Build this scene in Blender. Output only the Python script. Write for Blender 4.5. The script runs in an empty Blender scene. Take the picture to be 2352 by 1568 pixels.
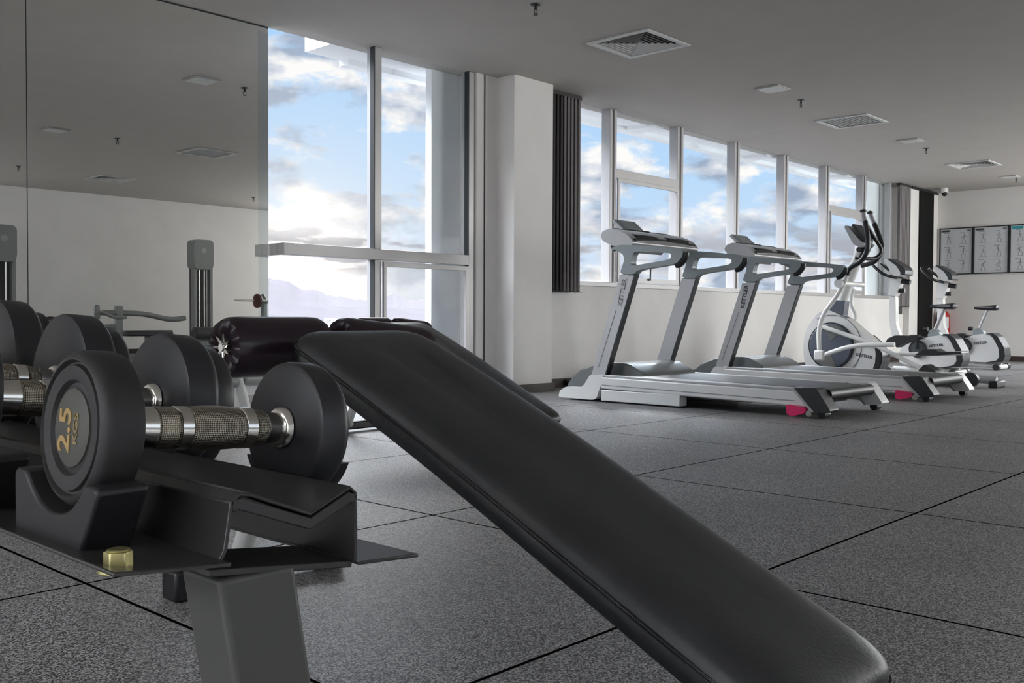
import bpy, bmesh, math, random
from mathutils import Vector, Matrix
random.seed(4)
S = bpy.context.scene
COL = S.collection
PI = math.pi
R = math.radians

# ---------------------------------------------------------------- camera
FPX = 2242.0; W, H = 2352.0, 1568.0
CAMZ = 0.71; YAW = R(42.8); PITCH = R(1.37); ROLL = 0.004
fw = Vector((math.cos(YAW)*math.cos(PITCH), math.sin(YAW)*math.cos(PITCH), -math.sin(PITCH)))
rt0 = Vector((math.sin(YAW), -math.cos(YAW), 0)); up0 = rt0.cross(fw)
rt = rt0*math.cos(ROLL) + up0*math.sin(ROLL)
up = up0*math.cos(ROLL) - rt0*math.sin(ROLL)
CAM = Vector((0, 0, CAMZ))
cd = bpy.data.cameras.new('camera'); cam = bpy.data.objects.new('camera', cd); COL.objects.link(cam)
cd.sensor_width = 36; cd.lens = 36*FPX/W; cd.clip_start = .02; cd.clip_end = 9000
cam.matrix_world = Matrix(((rt.x, up.x, -fw.x, 0), (rt.y, up.y, -fw.y, 0), (rt.z, up.z, -fw.z, CAMZ), (0, 0, 0, 1)))
S.camera = cam

# ---------------------------------------------------------------- colour, world, lights
S.view_settings.view_transform = 'Standard'; S.view_settings.look = 'None'
S.view_settings.gamma = 1; S.view_settings.exposure = 0.22; S.view_settings.use_curve_mapping = False

SKY = 1.05
def build_world():
    w = bpy.data.worlds.new('sky'); S.world = w; w.use_nodes = True
    n = w.node_tree.nodes; l = w.node_tree.links; n.clear()
    out = n.new('ShaderNodeOutputWorld'); bg = n.new('ShaderNodeBackground'); l.new(bg.outputs[0], out.inputs[0])
    tc = n.new('ShaderNodeTexCoord'); sep = n.new('ShaderNodeSeparateXYZ'); l.new(tc.outputs['Generated'], sep.inputs[0])
    def ramp(src, stops):
        r = n.new('ShaderNodeValToRGB'); l.new(src, r.inputs[0])
        e = r.color_ramp.elements
        while len(e) < len(stops): e.new(.5)
        for k, (p, c) in enumerate(stops): e[k].position = p; e[k].color = (*c, 1)
        return r.outputs[0]
    def mathn(op, a, b=None, c=None):
        m = n.new('ShaderNodeMath'); m.operation = op
        for i, v in enumerate((a, b, c)):
            if v is None: continue
            if isinstance(v, (int, float)): m.inputs[i].default_value = v
            else: l.new(v, m.inputs[i])
        return m.outputs[0]
    def mix(f, a, b, mode='MIX'):
        m = n.new('ShaderNodeMix'); m.data_type = 'RGBA'; m.blend_type = mode
        for i, v in ((0, f), (6, a), (7, b)):
            if isinstance(v, (int, float)): m.inputs[i].default_value = v
            elif isinstance(v, tuple): m.inputs[i].default_value = (*v, 1)
            else: l.new(v, m.inputs[i])
        return m.outputs[2]
    base = ramp(sep.outputs['Z'], [(0, (.56, .56, .60)), (.04, (.58, .66, .78)), (.13, (.46, .63, .83)), (.28, (.36, .56, .82)), (1, (.22, .40, .75))])
    # clouds
    mp = n.new('ShaderNodeMapping'); mp.inputs['Scale'].default_value = (1, 1, 2.3); l.new(tc.outputs['Generated'], mp.inputs[0])
    nz = n.new('ShaderNodeTexNoise'); nz.inputs['Scale'].default_value = 12; nz.inputs['Detail'].default_value = 9; nz.inputs['Roughness'].default_value = .58
    nz.inputs['Distortion'].default_value = .15
    l.new(mp.outputs[0], nz.inputs['Vector'])
    cm = ramp(nz.outputs['Fac'], [(.44, (0, 0, 0)), (.55, (1, 1, 1))])
    # cloud colour: shadowed bellies
    nz2 = n.new('ShaderNodeTexNoise'); nz2.inputs['Scale'].default_value = 15; nz2.inputs['Detail'].default_value = 5
    mp2 = n.new('ShaderNodeMapping'); mp2.inputs['Scale'].default_value = (1, 1, 2.3); mp2.inputs['Location'].default_value = (3, 1, .05); l.new(tc.outputs['Generated'], mp2.inputs[0]); l.new(mp2.outputs[0], nz2.inputs['Vector'])
    cc = ramp(nz2.outputs['Fac'], [(.40, (.30, .35, .45)), (.49, (.62, .62, .66)), (.57, (.95, .88, .82))])
    col = mix(mathn('MULTIPLY', cm, .9), base, cc)
    # glow round the low sun
    sd = fw*1 + rt*((700-1176)/FPX) + up*((784-640)/FPX); sd.normalize()
    dp = n.new('ShaderNodeVectorMath'); dp.operation = 'DOT_PRODUCT'; dp.inputs[1].default_value = sd
    nm = n.new('ShaderNodeVectorMath'); nm.operation = 'NORMALIZE'; l.new(tc.outputs['Generated'], nm.inputs[0]); l.new(nm.outputs[0], dp.inputs[0])
    g1 = mathn('POWER', mathn('MAXIMUM', dp.outputs['Value'], .92), 90)
    g2 = mathn('POWER', mathn('MAXIMUM', dp.outputs['Value'], .98), 900)
    col = mix(mathn('MULTIPLY', g1, .62), col, (.90, .85, .81))
    col = mix(mathn('MULTIPLY', g2, 1.0), col, (1.3, 1.05, .85), 'ADD')
    # band of grey cloud low over the hills
    band = ramp(sep.outputs['Z'], [(.035, (0, 0, 0)), (.055, (1, 1, 1)), (.075, (1, 1, 1)), (.10, (0, 0, 0))])
    nz3 = n.new('ShaderNodeTexNoise'); nz3.inputs['Scale'].default_value = 14; nz3.inputs['Detail'].default_value = 8
    mp3 = n.new('ShaderNodeMapping'); mp3.inputs['Scale'].default_value = (1, 1, 4.5); l.new(tc.outputs['Generated'], mp3.inputs[0]); l.new(mp3.outputs[0], nz3.inputs['Vector'])
    bm_ = mathn('MULTIPLY', ramp(nz3.outputs['Fac'], [(.47, (0, 0, 0)), (.56, (1, 1, 1))]), band)
    col = mix(mathn('MULTIPLY', bm_, .85), col, (.36, .35, .38))
    # sky strength raised above the visible part, added to light the room
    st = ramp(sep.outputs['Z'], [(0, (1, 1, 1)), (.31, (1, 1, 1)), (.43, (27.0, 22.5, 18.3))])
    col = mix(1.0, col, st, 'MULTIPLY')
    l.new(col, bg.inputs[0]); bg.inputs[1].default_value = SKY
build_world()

def area(name, loc, rot, sx, sy, power, col, portal=False):
    d = bpy.data.lights.new(name, 'AREA'); d.shape = 'RECTANGLE'; d.size = sx; d.size_y = sy; d.energy = power; d.color = col
    o = bpy.data.objects.new(name, d); o.location = loc; o.rotation_euler = rot; COL.objects.link(o)
    if portal: d.cycles.is_portal = True
    return o
# fill lamps added out of view; last two are portals in the real windows
area('fill_left_end', (-3.85, .8, 1.6), (0, R(-90), 0), 2.4, 9.5, 55, (1, .97, .94))
area('fill_back_near', (2.6, -4.95, 1.85), (R(90), 0, 0), 5.6, 1.8, 15, (1, .97, .94))
area('fill_back_far', (15.4, -4.95, 1.85), (R(90), 0, 0), 4.6, 1.8, 450, (1, .97, .93))
area('fill_right', (18.35, -.4, 1.85), (0, R(90), 0), 1.8, 7.6, 250, (1, .97, .94))
area('daylight_window_bay', (12.2, 6.64, 2.0), (R(-90), 0, 0), 8.9, 1.95, 190, (.88, .94, 1), True)
area('daylight_tall_window', (5.4, 6.72, 1.6), (R(-90), 0, 0), 2.2, 2.95, 110, (.92, .95, 1), True)

# ---------------------------------------------------------------- projection helpers (photo pixel -> point on a plane of the room)
def ray(px, py): return fw + rt*((px-W/2)/FPX) + up*((H/2-py)/FPX)
def onX(px, py, X): d = ray(px, py); return CAM + d*(X/d.x)
def onY(px, py, Y): d = ray(px, py); return CAM + d*(Y/d.y)
def onZ(px, py, Z): d = ray(px, py); return CAM + d*((Z-CAMZ)/d.z)
YM = 6.70
def refl(px, py, Y): p = onY(px, py, 2*YM - Y); return Vector((p.x, Y, p.z))

# ---------------------------------------------------------------- materials
MATS = {}
def mat(name, col, rough=.5, metal=0, spec=.5, bump=None, vary=None, coat=0):
    if name in MATS: return MATS[name]
    m = bpy.data.materials.new(name); m.use_nodes = True; n = m.node_tree.nodes; l = m.node_tree.links
    b = n['Principled BSDF']; b.inputs['Base Color'].default_value = (*col, 1); b.inputs['Roughness'].default_value = rough
    b.inputs['Metallic'].default_value = metal; b.inputs['Specular IOR Level'].default_value = spec; b.inputs['Coat Weight'].default_value = coat
    tc = n.new('ShaderNodeTexCoord')
    nz = n.new('ShaderNodeTexNoise'); nz.inputs['Scale'].default_value = (vary or (3, .1))[0]; nz.inputs['Detail'].default_value = 4
    l.new(tc.outputs['Object'], nz.inputs['Vector'])
    r = n.new('ShaderNodeValToRGB'); l.new(nz.outputs['Fac'], r.inputs[0]); v = (vary or (3, .02))[1]
    r.color_ramp.elements[0].position = .35; r.color_ramp.elements[1].position = .65
    r.color_ramp.elements[0].color = (*[c*(1-v) for c in col], 1); r.color_ramp.elements[1].color = (*[min(1, c*(1+v)) for c in col], 1)
    l.new(r.outputs[0], b.inputs['Base Color'])
    if bump:
        nb = n.new('ShaderNodeTexNoise'); nb.inputs['Scale'].default_value = bump[0]; nb.inputs['Detail'].default_value = 5; l.new(tc.outputs['Object'], nb.inputs['Vector'])
        bp = n.new('ShaderNodeBump'); bp.inputs['Strength'].default_value = bump[1]; bp.inputs['Distance'].default_value = bump[2] if len(bump) > 2 else .002
        l.new(nb.outputs['Fac'], bp.inputs['Height']); l.new(bp.outputs[0], b.inputs['Normal'])
    MATS[name] = m; return m
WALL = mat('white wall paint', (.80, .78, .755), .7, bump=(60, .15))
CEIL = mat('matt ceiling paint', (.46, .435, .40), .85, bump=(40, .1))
EXT = mat('white exterior render', (.90, .92, .93), .8, bump=(30, .2))
ALU = mat('light grey window aluminium', (.46, .45, .45), .4, .3)
BASE = mat('dark brown skirting', (.035, .02, .015), .45)
RUB = mat('black rubber', (.018, .018, .021), .42, bump=(220, .18, .0006))
RUB2 = mat('matt grey rubber', (.020, .019, .020), .55, bump=(300, .15, .0005))
SADD = mat('dull black moulded plastic', (.012, .010, .012), .5)
PLAST = mat('black plastic', (.010, .010, .012), .38)
CHROME = mat('polished chrome', (.72, .70, .66), .16, 1)
SATIN = mat('black satin steel', (.040, .038, .038), .33, .2, bump=(500, .08, .0003))
POST = mat('dark grey coated steel', (.075, .075, .07), .45, .2)
ZINC = mat('yellow zinc steel', (.62, .56, .26), .3, .9)
GOLD = mat('gold print', (.38, .25, .09), .5)
EMB = mat('grey emblem face', (.065, .065, .055), .5)
LEA = mat('black vinyl', (.027, .028, .030), .40, bump=(160, .35, .0012), vary=(8, .15))
LEA2 = mat('black vinyl side', (.010, .011, .013), .22, bump=(30, .25, .003))
MAROON = mat('dark foam vinyl', (.022, .012, .018), .28, bump=(18, .3, .004))
TWHITE = mat('pearl white moulding', (.68, .68, .67), .35)
TGREY = mat('silver grey moulding', (.24, .27, .28), .38, .3)
TSIL = mat('satin silver paint', (.42, .42, .43), .35, .4)
TDARK = mat('charcoal plastic', (.02, .023, .025), .4)
HOOD = mat('smoky hood plastic', (.14, .15, .15), .25)
PINK = mat('magenta plastic', (.75, .02, .14), .4)
LCD = mat('grey display', (.22, .25, .26), .2)
BLUE = mat('slate blue plastic', (.085, .10, .13), .35)
STEELW = mat('white painted tube', (.70, .70, .68), .3)
MACH = mat('grey machine paint', (.30, .31, .30), .45, .2)
MACHD = mat('dark machine shroud', (.07, .07, .07), .4)
RED = mat('extinguisher red', (.45, .01, .015), .3)
PAPER = mat('laminated paper', (.62, .64, .66), .4)
INK = mat('print ink', (.06, .065, .08), .6)
TEAL = mat('teal print', (.02, .35, .38), .6)
DARKV = mat('dark vent interior', (.01, .01, .01), .9)
VENTW = mat('white vent metal', (.60, .60, .58), .45)
VENTG = mat('grey painted vent', (.42, .41, .39), .6)
FABR = mat('brown grey blind fabric', (.20, .185, .185), .8)
FABD = mat('dark blind fabric', (.03, .025, .025), .7)
def glassmat():
    m = bpy.data.materials.new('window glass'); m.use_nodes = True; n = m.node_tree.nodes; l = m.node_tree.links; n.clear()
    o = n.new('ShaderNodeOutputMaterial'); mx = n.new('ShaderNodeMixShader'); t = n.new('ShaderNodeBsdfTransparent'); g = n.new('ShaderNodeBsdfGlossy')
    t.inputs[0].default_value = (.95, .97, .98, 1); g.inputs['Roughness'].default_value = .02
    lw = n.new('ShaderNodeLayerWeight'); lw.inputs[0].default_value = .5
    pw = n.new('ShaderNodeMath'); pw.operation = 'POWER'; l.new(lw.outputs['Facing'], pw.inputs[0]); pw.inputs[1].default_value = 5
    f = n.new('ShaderNodeMath'); f.operation = 'MULTIPLY_ADD'; l.new(pw.outputs[0], f.inputs[0]); f.inputs[1].default_value = .12; f.inputs[2].default_value = .0015
    l.new(f.outputs[0], mx.inputs[0]); l.new(t.outputs[0], mx.inputs[1]); l.new(g.outputs[0], mx.inputs[2]); l.new(mx.outputs[0], o.inputs[0]); return m
GLASS = glassmat()
def mirrormat():
    m = bpy.data.materials.new('mirror glass'); m.use_nodes = True; b = m.node_tree.nodes['Principled BSDF']
    b.inputs['Base Color'].default_value = (.97, .98, .96, 1); b.inputs['Metallic'].default_value = 1; b.inputs['Roughness'].default_value = .0; return m
MIRROR = mirrormat()
def floormat():
    m = bpy.data.materials.new('speckled rubber tiles'); m.use_nodes = True; n = m.node_tree.nodes; l = m.node_tree.links; b = n['Principled BSDF']
    tc = n.new('ShaderNodeTexCoord'); sp = n.new('ShaderNodeSeparateXYZ'); l.new(tc.outputs['Object'], sp.inputs[0])
    def mt(op, a, b_=None):
        q = n.new('ShaderNodeMath'); q.operation = op
        for i, v in enumerate((a, b_)):
            if v is None: continue
            if isinstance(v, (int, float)): q.inputs[i].default_value = v
            else: l.new(v, q.inputs[i])
        return q.outputs[0]
    def seam(src, off):
        fr = mt('FRACT', mt('DIVIDE', mt('SUBTRACT', src, off - 12.5), 1.25))
        return mt('GREATER_THAN', mt('ABSOLUTE', mt('SUBTRACT', fr, .5)), .5 - .0042)
    s = mt('MAXIMUM', seam(sp.outputs[0], 1.125), seam(sp.outputs[1], 1.335))
    n1 = n.new('ShaderNodeTexVoronoi'); n1.inputs['Scale'].default_value = 300; l.new(tc.outputs['Object'], n1.inputs['Vector'])
    sc = n.new('ShaderNodeSeparateColor'); l.new(n1.outputs['Color'], sc.inputs[0])
    r1 = n.new('ShaderNodeValToRGB'); l.new(sc.outputs[0], r1.inputs[0]); e = r1.color_ramp.elements
    e[0].position = .25; e[0].color = (.022, .022, .025, 1); e[1].position = 1; e[1].color = (.50, .49, .49, 1)
    n2 = n.new('ShaderNodeTexNoise'); n2.inputs['Scale'].default_value = 1.3; n2.inputs['Detail'].default_value = 4; l.new(tc.outputs['Object'], n2.inputs['Vector'])
    r2 = n.new('ShaderNodeValToRGB'); l.new(n2.outputs['Fac'], r2.inputs[0]); r2.color_ramp.elements[0].position = .3; r2.color_ramp.elements[0].color = (.75, .75, .75, 1); r2.color_ramp.elements[1].position = .7; r2.color_ramp.elements[1].color = (1, 1, 1, 1)
    mx = n.new('ShaderNodeMix'); mx.data_type = 'RGBA'; mx.blend_type = 'MULTIPLY'; mx.inputs[0].default_value = 1; l.new(r1.outputs[0], mx.inputs[6]); l.new(r2.outputs[0], mx.inputs[7])
    m2 = n.new('ShaderNodeMix'); m2.data_type = 'RGBA'; l.new(s, m2.inputs[0]); l.new(mx.outputs[2], m2.inputs[6]); m2.inputs[7].default_value = (.004, .004, .004, 1)
    l.new(m2.outputs[2], b.inputs['Base Color']); b.inputs['Roughness'].default_value = .48; l.new(mt('MULTIPLY', mt('SUBTRACT', 1.0, s), .5), b.inputs['Specular IOR Level'])
    ht = mt('SUBTRACT', sc.outputs[1], mt('MULTIPLY', s, 2.0))
    bp = n.new('ShaderNodeBump'); bp.inputs['Strength'].default_value = .25; bp.inputs['Distance'].default_value = .001; l.new(ht, bp.inputs['Height']); l.new(bp.outputs[0], b.inputs['Normal'])
    return m
FLOOR = floormat()
def knurlmat():
    m = bpy.data.materials.new('knurled chrome'); m.use_nodes = True; n = m.node_tree.nodes; l = m.node_tree.links; b = n['Principled BSDF']
    b.inputs['Base Color'].default_value = (.50, .46, .38, 1); b.inputs['Metallic'].default_value = 1; b.inputs['Roughness'].default_value = .34
    tc = n.new('ShaderNodeTexCoord'); sp = n.new('ShaderNodeSeparateXYZ'); l.new(tc.outputs['Object'], sp.inputs[0])
    def mt(op, a, b_=None):
        q = n.new('ShaderNodeMath'); q.operation = op
        for i, v in enumerate((a, b_)):
            if v is None: continue
            if isinstance(v, (int, float)): q.inputs[i].default_value = v
            else: l.new(v, q.inputs[i])
        return q.outputs[0]
    a = mt('MULTIPLY', mt('ARCTAN2', sp.outputs[1], sp.outputs[2]), 34); x = mt('MULTIPLY', sp.outputs[0], 34/.019)
    h = mt('MULTIPLY', mt('SINE', mt('ADD', a, x)), mt('SINE', mt('SUBTRACT', a, x)))
    r = n.new('ShaderNodeValToRGB'); l.new(mt('ADD', mt('MULTIPLY', h, .5), .5), r.inputs[0]); r.color_ramp.elements[0].position = .3; r.color_ramp.elements[0].color = (.10, .08, .06, 1); r.color_ramp.elements[1].position = .75; r.color_ramp.elements[1].color = (.72, .66, .55, 1)
    l.new(r.outputs[0], b.inputs['Base Color'])
    bp = n.new('ShaderNodeBump'); bp.inputs['Strength'].default_value = .5; bp.inputs['Distance'].default_value = .0006; l.new(h, bp.inputs['Height']); l.new(bp.outputs[0], b.inputs['Normal']); return m
KNURL = knurlmat()

# ---------------------------------------------------------------- mesh helpers
def V(*a): return Vector(a if len(a) > 1 else a[0])
def nb(): return bmesh.new()
def box(bm, lo, hi, rot=None):
    lo, hi = Vector(lo), Vector(hi); c = (lo+hi)/2; s = hi-lo
    M = Matrix.Translation(c) @ (rot.to_4x4() if rot else Matrix()) @ Matrix.Diagonal((abs(s.x), abs(s.y), abs(s.z), 1))
    bmesh.ops.create_cube(bm, size=1, matrix=M); return bm
def frame_of(d):
    d = d.normalized(); a = Vector((0, 0, 1)) if abs(d.z) < .9 else Vector((1, 0, 0))
    u = a.cross(d).normalized(); return u, d.cross(u)
def rod(bm, p0, p1, r0, r1=None, seg=20):
    r1 = r0 if r1 is None else r1; p0, p1 = Vector(p0), Vector(p1); u, v = frame_of(p1-p0); A = []; B = []
    for k in range(seg):
        a = 2*PI*k/seg; e = u*math.cos(a)+v*math.sin(a); A.append(bm.verts.new(p0+e*r0)); B.append(bm.verts.new(p1+e*r1))
    for k in range(seg): bm.faces.new((A[k], A[(k+1) % seg], B[(k+1) % seg], B[k]))
    bm.faces.new(A[::-1]); bm.faces.new(B); return bm
def smooth_path(pts, n=6):
    pts = [Vector(p) for p in pts]; out = []
    for i in range(len(pts)-1):
        p0 = pts[max(i-1, 0)]; p1 = pts[i]; p2 = pts[i+1]; p3 = pts[min(i+2, len(pts)-1)]
        for k in range(n):
            t = k/n; out.append(.5*((2*p1)+(-p0+p2)*t+(2*p0-5*p1+4*p2-p3)*t*t+(-p0+3*p1-3*p2+p3)*t**3))
    out.append(pts[-1]); return out
def tube(bm, pts, r, seg=14, smooth=True, closed=False, flat=1.0):
    P = smooth_path(pts) if smooth else [Vector(p) for p in pts]
    if closed: P = [Vector(p) for p in pts]
    rings = []; n = len(P); ref = None
    for i, p in enumerate(P):
        if closed: d = P[(i+1) % n]-P[i-1]
        else: d = P[min(i+1, n-1)]-P[max(i-1, 0)]
        d.normalize()
        if ref is None: u, v = frame_of(d)
        else:
            u = (ref - d*ref.dot(d)).normalized(); v = d.cross(u)
        ref = u; rr = r(i/(n-1)) if callable(r) else r
        rings.append([bm.verts.new(p+(u*math.cos(2*PI*k/seg)+v*math.sin(2*PI*k/seg)*flat)*rr) for k in range(seg)])
    for i in range(n if closed else n-1):
        a, b = rings[i], rings[(i+1) % n]
        for k in range(seg): bm.faces.new((a[k], a[(k+1) % seg], b[(k+1) % seg], b[k]))
    if not closed: bm.faces.new(rings[0][::-1]); bm.faces.new(rings[-1])
    return bm
def lathe(bm, prof, o=(0, 0, 0), d=(1, 0, 0), seg=48):
    """prof = [(along, radius)...]"""
    o = Vector(o); d = Vector(d).normalized(); u, v = frame_of(d); rings = []
    for a, r in prof:
        if r < 1e-6: rings.append([bm.verts.new(o+d*a)])
        else: rings.append([bm.verts.new(o+d*a+(u*math.cos(2*PI*k/seg)+v*math.sin(2*PI*k/seg))*r) for k in range(seg)])
    for A, B in zip(rings, rings[1:]):
        for k in range(seg):
            k2 = (k+1) % seg
            if len(A) == 1 and len(B) == 1: continue
            if len(A) == 1: bm.faces.new((A[0], B[k2], B[k]))
            elif len(B) == 1: bm.faces.new((A[k], A[k2], B[0]))
            else: bm.faces.new((A[k], A[k2], B[k2], B[k]))
    if len(rings[0]) > 1: bm.faces.new(rings[0][::-1])
    if len(rings[-1]) > 1: bm.faces.new(rings[-1])
    return bm
def rounded(pts, r=.25, n=4):
    """round a 2-D polygon's corners; r = fraction of the shorter side"""
    out = []; m = len(pts)
    for i in range(m):
        p = Vector(pts[i]); a = Vector(pts[i-1]); b = Vector(pts[(i+1) % m])
        p0 = p+(a-p)*r; p1 = p+(b-p)*r
        for k in range(n+1):
            t = k/n; out.append(tuple((1-t)**2*p0+2*t*(1-t)*p+t*t*p1))
    return out
def prism(bm, loops, axis, lo, hi):
    """loops: list of 2-D polygons (outer, holes) extruded along axis ('x': pts are (y,z); 'y': (x,z); 'z': (x,y))"""
    f = {'x': lambda p, h: (h, p[0], p[1]), 'y': lambda p, h: (p[0], h, p[1]), 'z': lambda p, h: (p[0], p[1], h)}[axis]
    es = []; 
    for L in loops:
        vs = [bm.verts.new(f(p, lo)) for p in L]
        es += [bm.edges.new((vs[k], vs[(k+1) % len(vs)])) for k in range(len(vs))]
    g = bmesh.ops.triangle_fill(bm, use_beauty=True, use_dissolve=False, edges=es)
    fs = [x for x in g['geom'] if isinstance(x, bmesh.types.BMFace)]
    e = bmesh.ops.extrude_face_region(bm, geom=fs, use_keep_orig=True)
    off = Vector(f((0, 0), hi-lo)); 
    for v in e['geom']:
        if isinstance(v, bmesh.types.BMVert): v.co += off
    bmesh.ops.recalc_face_normals(bm, faces=bm.faces); return bm

class T:  # current thing's origin
    o = Vector((0, 0, 0))
def thing(name, label, cat, loc=(0, 0, 0), group=None, kind=None):
    o = bpy.data.objects.new(name, None); COL.objects.link(o); o.location = loc; o.empty_display_size = .1
    if label: o['label'] = label
    if cat: o['category'] = cat
    if group: o['group'] = group
    if kind: o['kind'] = kind
    T.o = Vector(loc); return o
def part(name, bm, m, parent=None, bevel=0, smooth=True, local=False, label=None, seg=2, weld=True):
    if parent is not None and not local: bmesh.ops.translate(bm, verts=bm.verts, vec=-T.o)
    if weld: bmesh.ops.remove_doubles(bm, verts=bm.verts, dist=1e-6)
    bmesh.ops.recalc_face_normals(bm, faces=bm.faces)
    if smooth:
        for e in bm.edges:
            e.smooth = not (len(e.link_faces) == 2 and e.calc_face_angle(0) > R(38))
        for f in bm.faces: f.smooth = True
    me = bpy.data.meshes.new(name); bm.to_mesh(me); bm.free(); me.materials.append(m)
    o = bpy.data.objects.new(name, me); COL.objects.link(o)
    if parent is not None: o.parent = parent
    if bevel:
        b = o.modifiers.new('bevel', 'BEVEL'); b.width = bevel; b.segments = seg; b.limit_method = 'ANGLE'; b.angle_limit = R(38)
    if label: o['label'] = label
    return o
def tag(o, label, cat, group=None):
    o['label'] = label; o['category'] = cat
    if group: o['group'] = group
    return o
def struct(name, bm, m, bevel=0):
    o = part(name, bm, m, bevel=bevel, smooth=False); o['kind'] = 'structure'; return o
def kids(o): return [c for c in bpy.data.objects if c.parent == o]
def dup(root, loc, label, group=None):
    r = root.copy(); COL.objects.link(r); r.location = loc; r['label'] = label
    if group: r['group'] = group
    def rec(a, b):
        for ch in kids(a):
            if ch.get('_copied'): continue
            c = ch.copy(); COL.objects.link(c); c.parent = b; rec(ch, c)
    rec(root, r); return r
def text_mesh(txt, size, origin, right, upv, extrude=.0004, bold=0, align='CENTER', sx=1.0):
    cu = bpy.data.curves.new('t', 'FONT'); cu.body = txt; cu.size = size; cu.extrude = extrude; cu.offset = bold; cu.align_x = align; cu.align_y = 'CENTER'
    o = bpy.data.objects.new('t', cu); COL.objects.link(o); bpy.context.view_layer.update()
    me = bpy.data.meshes.new_from_object(o.evaluated_get(bpy.context.evaluated_depsgraph_get()))
    bm = nb(); bm.from_mesh(me); bpy.data.objects.remove(o); bpy.data.curves.remove(cu); bpy.data.meshes.remove(me)
    right = Vector(right).normalized(); upv = Vector(upv).normalized(); n = right.cross(upv); og = Vector(origin)
    for v in bm.verts: v.co = og + right*v.co.x*sx + upv*v.co.y + n*v.co.z
    return bm

# ================================================================= ROOM
CH = 3.0
XR, XL, YB = 18.2, -4.0, -4.8
YW = 6.5
struct('floor', box(nb(), (XL-.2, YB-.2, -.1), (XR+.2, 7.0, 0)), FLOOR)
VENTS = [(6.72, 4.80), (10.97, 4.83), (15.2, 4.83), (2.62, 4.85), (7.15, .98), (7.4, -2.55)]; VH = .265
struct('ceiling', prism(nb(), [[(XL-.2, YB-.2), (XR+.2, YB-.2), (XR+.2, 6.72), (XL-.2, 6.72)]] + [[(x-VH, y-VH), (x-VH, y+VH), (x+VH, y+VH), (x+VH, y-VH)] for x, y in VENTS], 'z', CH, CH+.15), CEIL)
bm = nb(); box(bm, (XL-.2, YB-.2, 0), (XR+.2, YB, .9)); box(bm, (XL-.2, YB-.2, 2.8), (XR+.2, YB, CH))
for a, b_ in ((XL-.2, -.3), (5.5, 13.0), (17.8, XR+.2)): box(bm, (a, YB-.2, .9), (b_, YB, 2.8))  # gaps between these piers are added, unseen openings for the fill lamps
struct('wall_back', bm, WALL)
bm = nb(); box(bm, (XR, YB, 0), (XR+.2, 6.7, .9)); box(bm, (XR, YB, 2.8), (XR+.2, 6.7, CH))
for a, b_ in ((YB, -4.3), (3.5, 6.7)): box(bm, (XR, a, .9), (XR+.2, b_, 2.8))  # unseen opening added for the right fill lamp
struct('wall_right', bm, WALL)
# wall behind the camera with a wide glazed opening added for the fill lamp
bm = nb(); box(bm, (XL-.2, YB, 0), (XL, -4.0, CH)); box(bm, (XL-.2, 5.6, 0), (XL, 6.9, CH)); box(bm, (XL-.2, -4.0, 2.85), (XL, 5.6, CH)); box(bm, (XL-.2, -4.0, 0), (XL, 5.6, .3))
struct('wall_left', bm, WALL)
# front (window) side
bm = nb()
box(bm, (XL, 6.72, 0), (4.385, 6.92, CH))                    # carries the mirrors
box(bm, (4.385, 6.48, 0), (6.5, 6.72, .07))                  # kerb under the tall window
box(bm, (6.50, 6.48, 0), (7.34, 6.72, CH))                  # pier
box(bm, (7.34, 6.48, 0), (17.0, 6.66, 1.085))               # low wall below the window band
box(bm, (7.34, 6.48, 1.085), (7.92, 6.66, CH))
box(bm, (16.95, 6.48, 0), (XR, 6.72, CH))
struct('wall_front', bm, WALL)
struct('wall_pillar', box(nb(), (6.78, 6.26, 0), (7.34, 6.48, CH)), WALL)
struct('wall_corner', box(nb(), (16.9, 6.38, 0), (XR, 6.48, CH)), WALL)
struct('trim_1', box(nb(), (17.28, 6.355, 0), (17.93, 6.38, CH-.05)), mat('flat black panel', (.003, .003, .003), .7, spec=.2))
struct('trim_2', box(nb(), (16.92, 6.35, CH-.05), (18.15, 6.38, CH-.01)), PLAST)
struct('baseboard_front', box(nb(), (7.345, 6.455, 0), (16.9, 6.48, .09)), BASE)
struct('baseboard_pillar', box(nb(), (6.755, 6.235, 0), (7.365, 6.26, .075)), BASE)
struct('baseboard_right', box(nb(), (XR-.025, YB, 0), (XR, 6.38, .09)), BASE)
struct('baseboard_back', box(nb(), (XL, YB, 0), (XR, YB+.025, .09)), BASE)

# windows ---------------------------------------------------------
def win(name): 
    o = thing(name, None, None, (0, 0, 0)); o['kind'] = 'structure'; return o
def wpart(n, lo, hi, m=ALU, par=None, bevel=.004): return part(n, box(nb(), lo, hi), m, par, bevel, smooth=False)
w = win('window_1')
for lo, hi in (((5.295, 6.50, .07), (5.375, 6.60, CH)), ((6.42, 6.50, .07), (6.50, 6.60, CH))): wpart('mullion', lo, hi, ALU, w)
for x in (5.289, 6.408): wpart('gasket', (x, 6.496, .13), (x+.010, 6.55, CH), TDARK, w, 0)
wpart('gasket', (6.60, 6.470, .07), (6.606, 6.482, CH), TDARK, w, 0)
wpart('transom', (4.388, 6.495, 1.20), (6.42, 6.59, 1.295), ALU, w)
wpart('transom', (4.388, 6.59, 1.20), (4.42, 6.715, 1.295), ALU, w)
wpart('bottom_rail', (4.388, 6.50, .07), (6.42, 6.60, .13), ALU, w)
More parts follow.
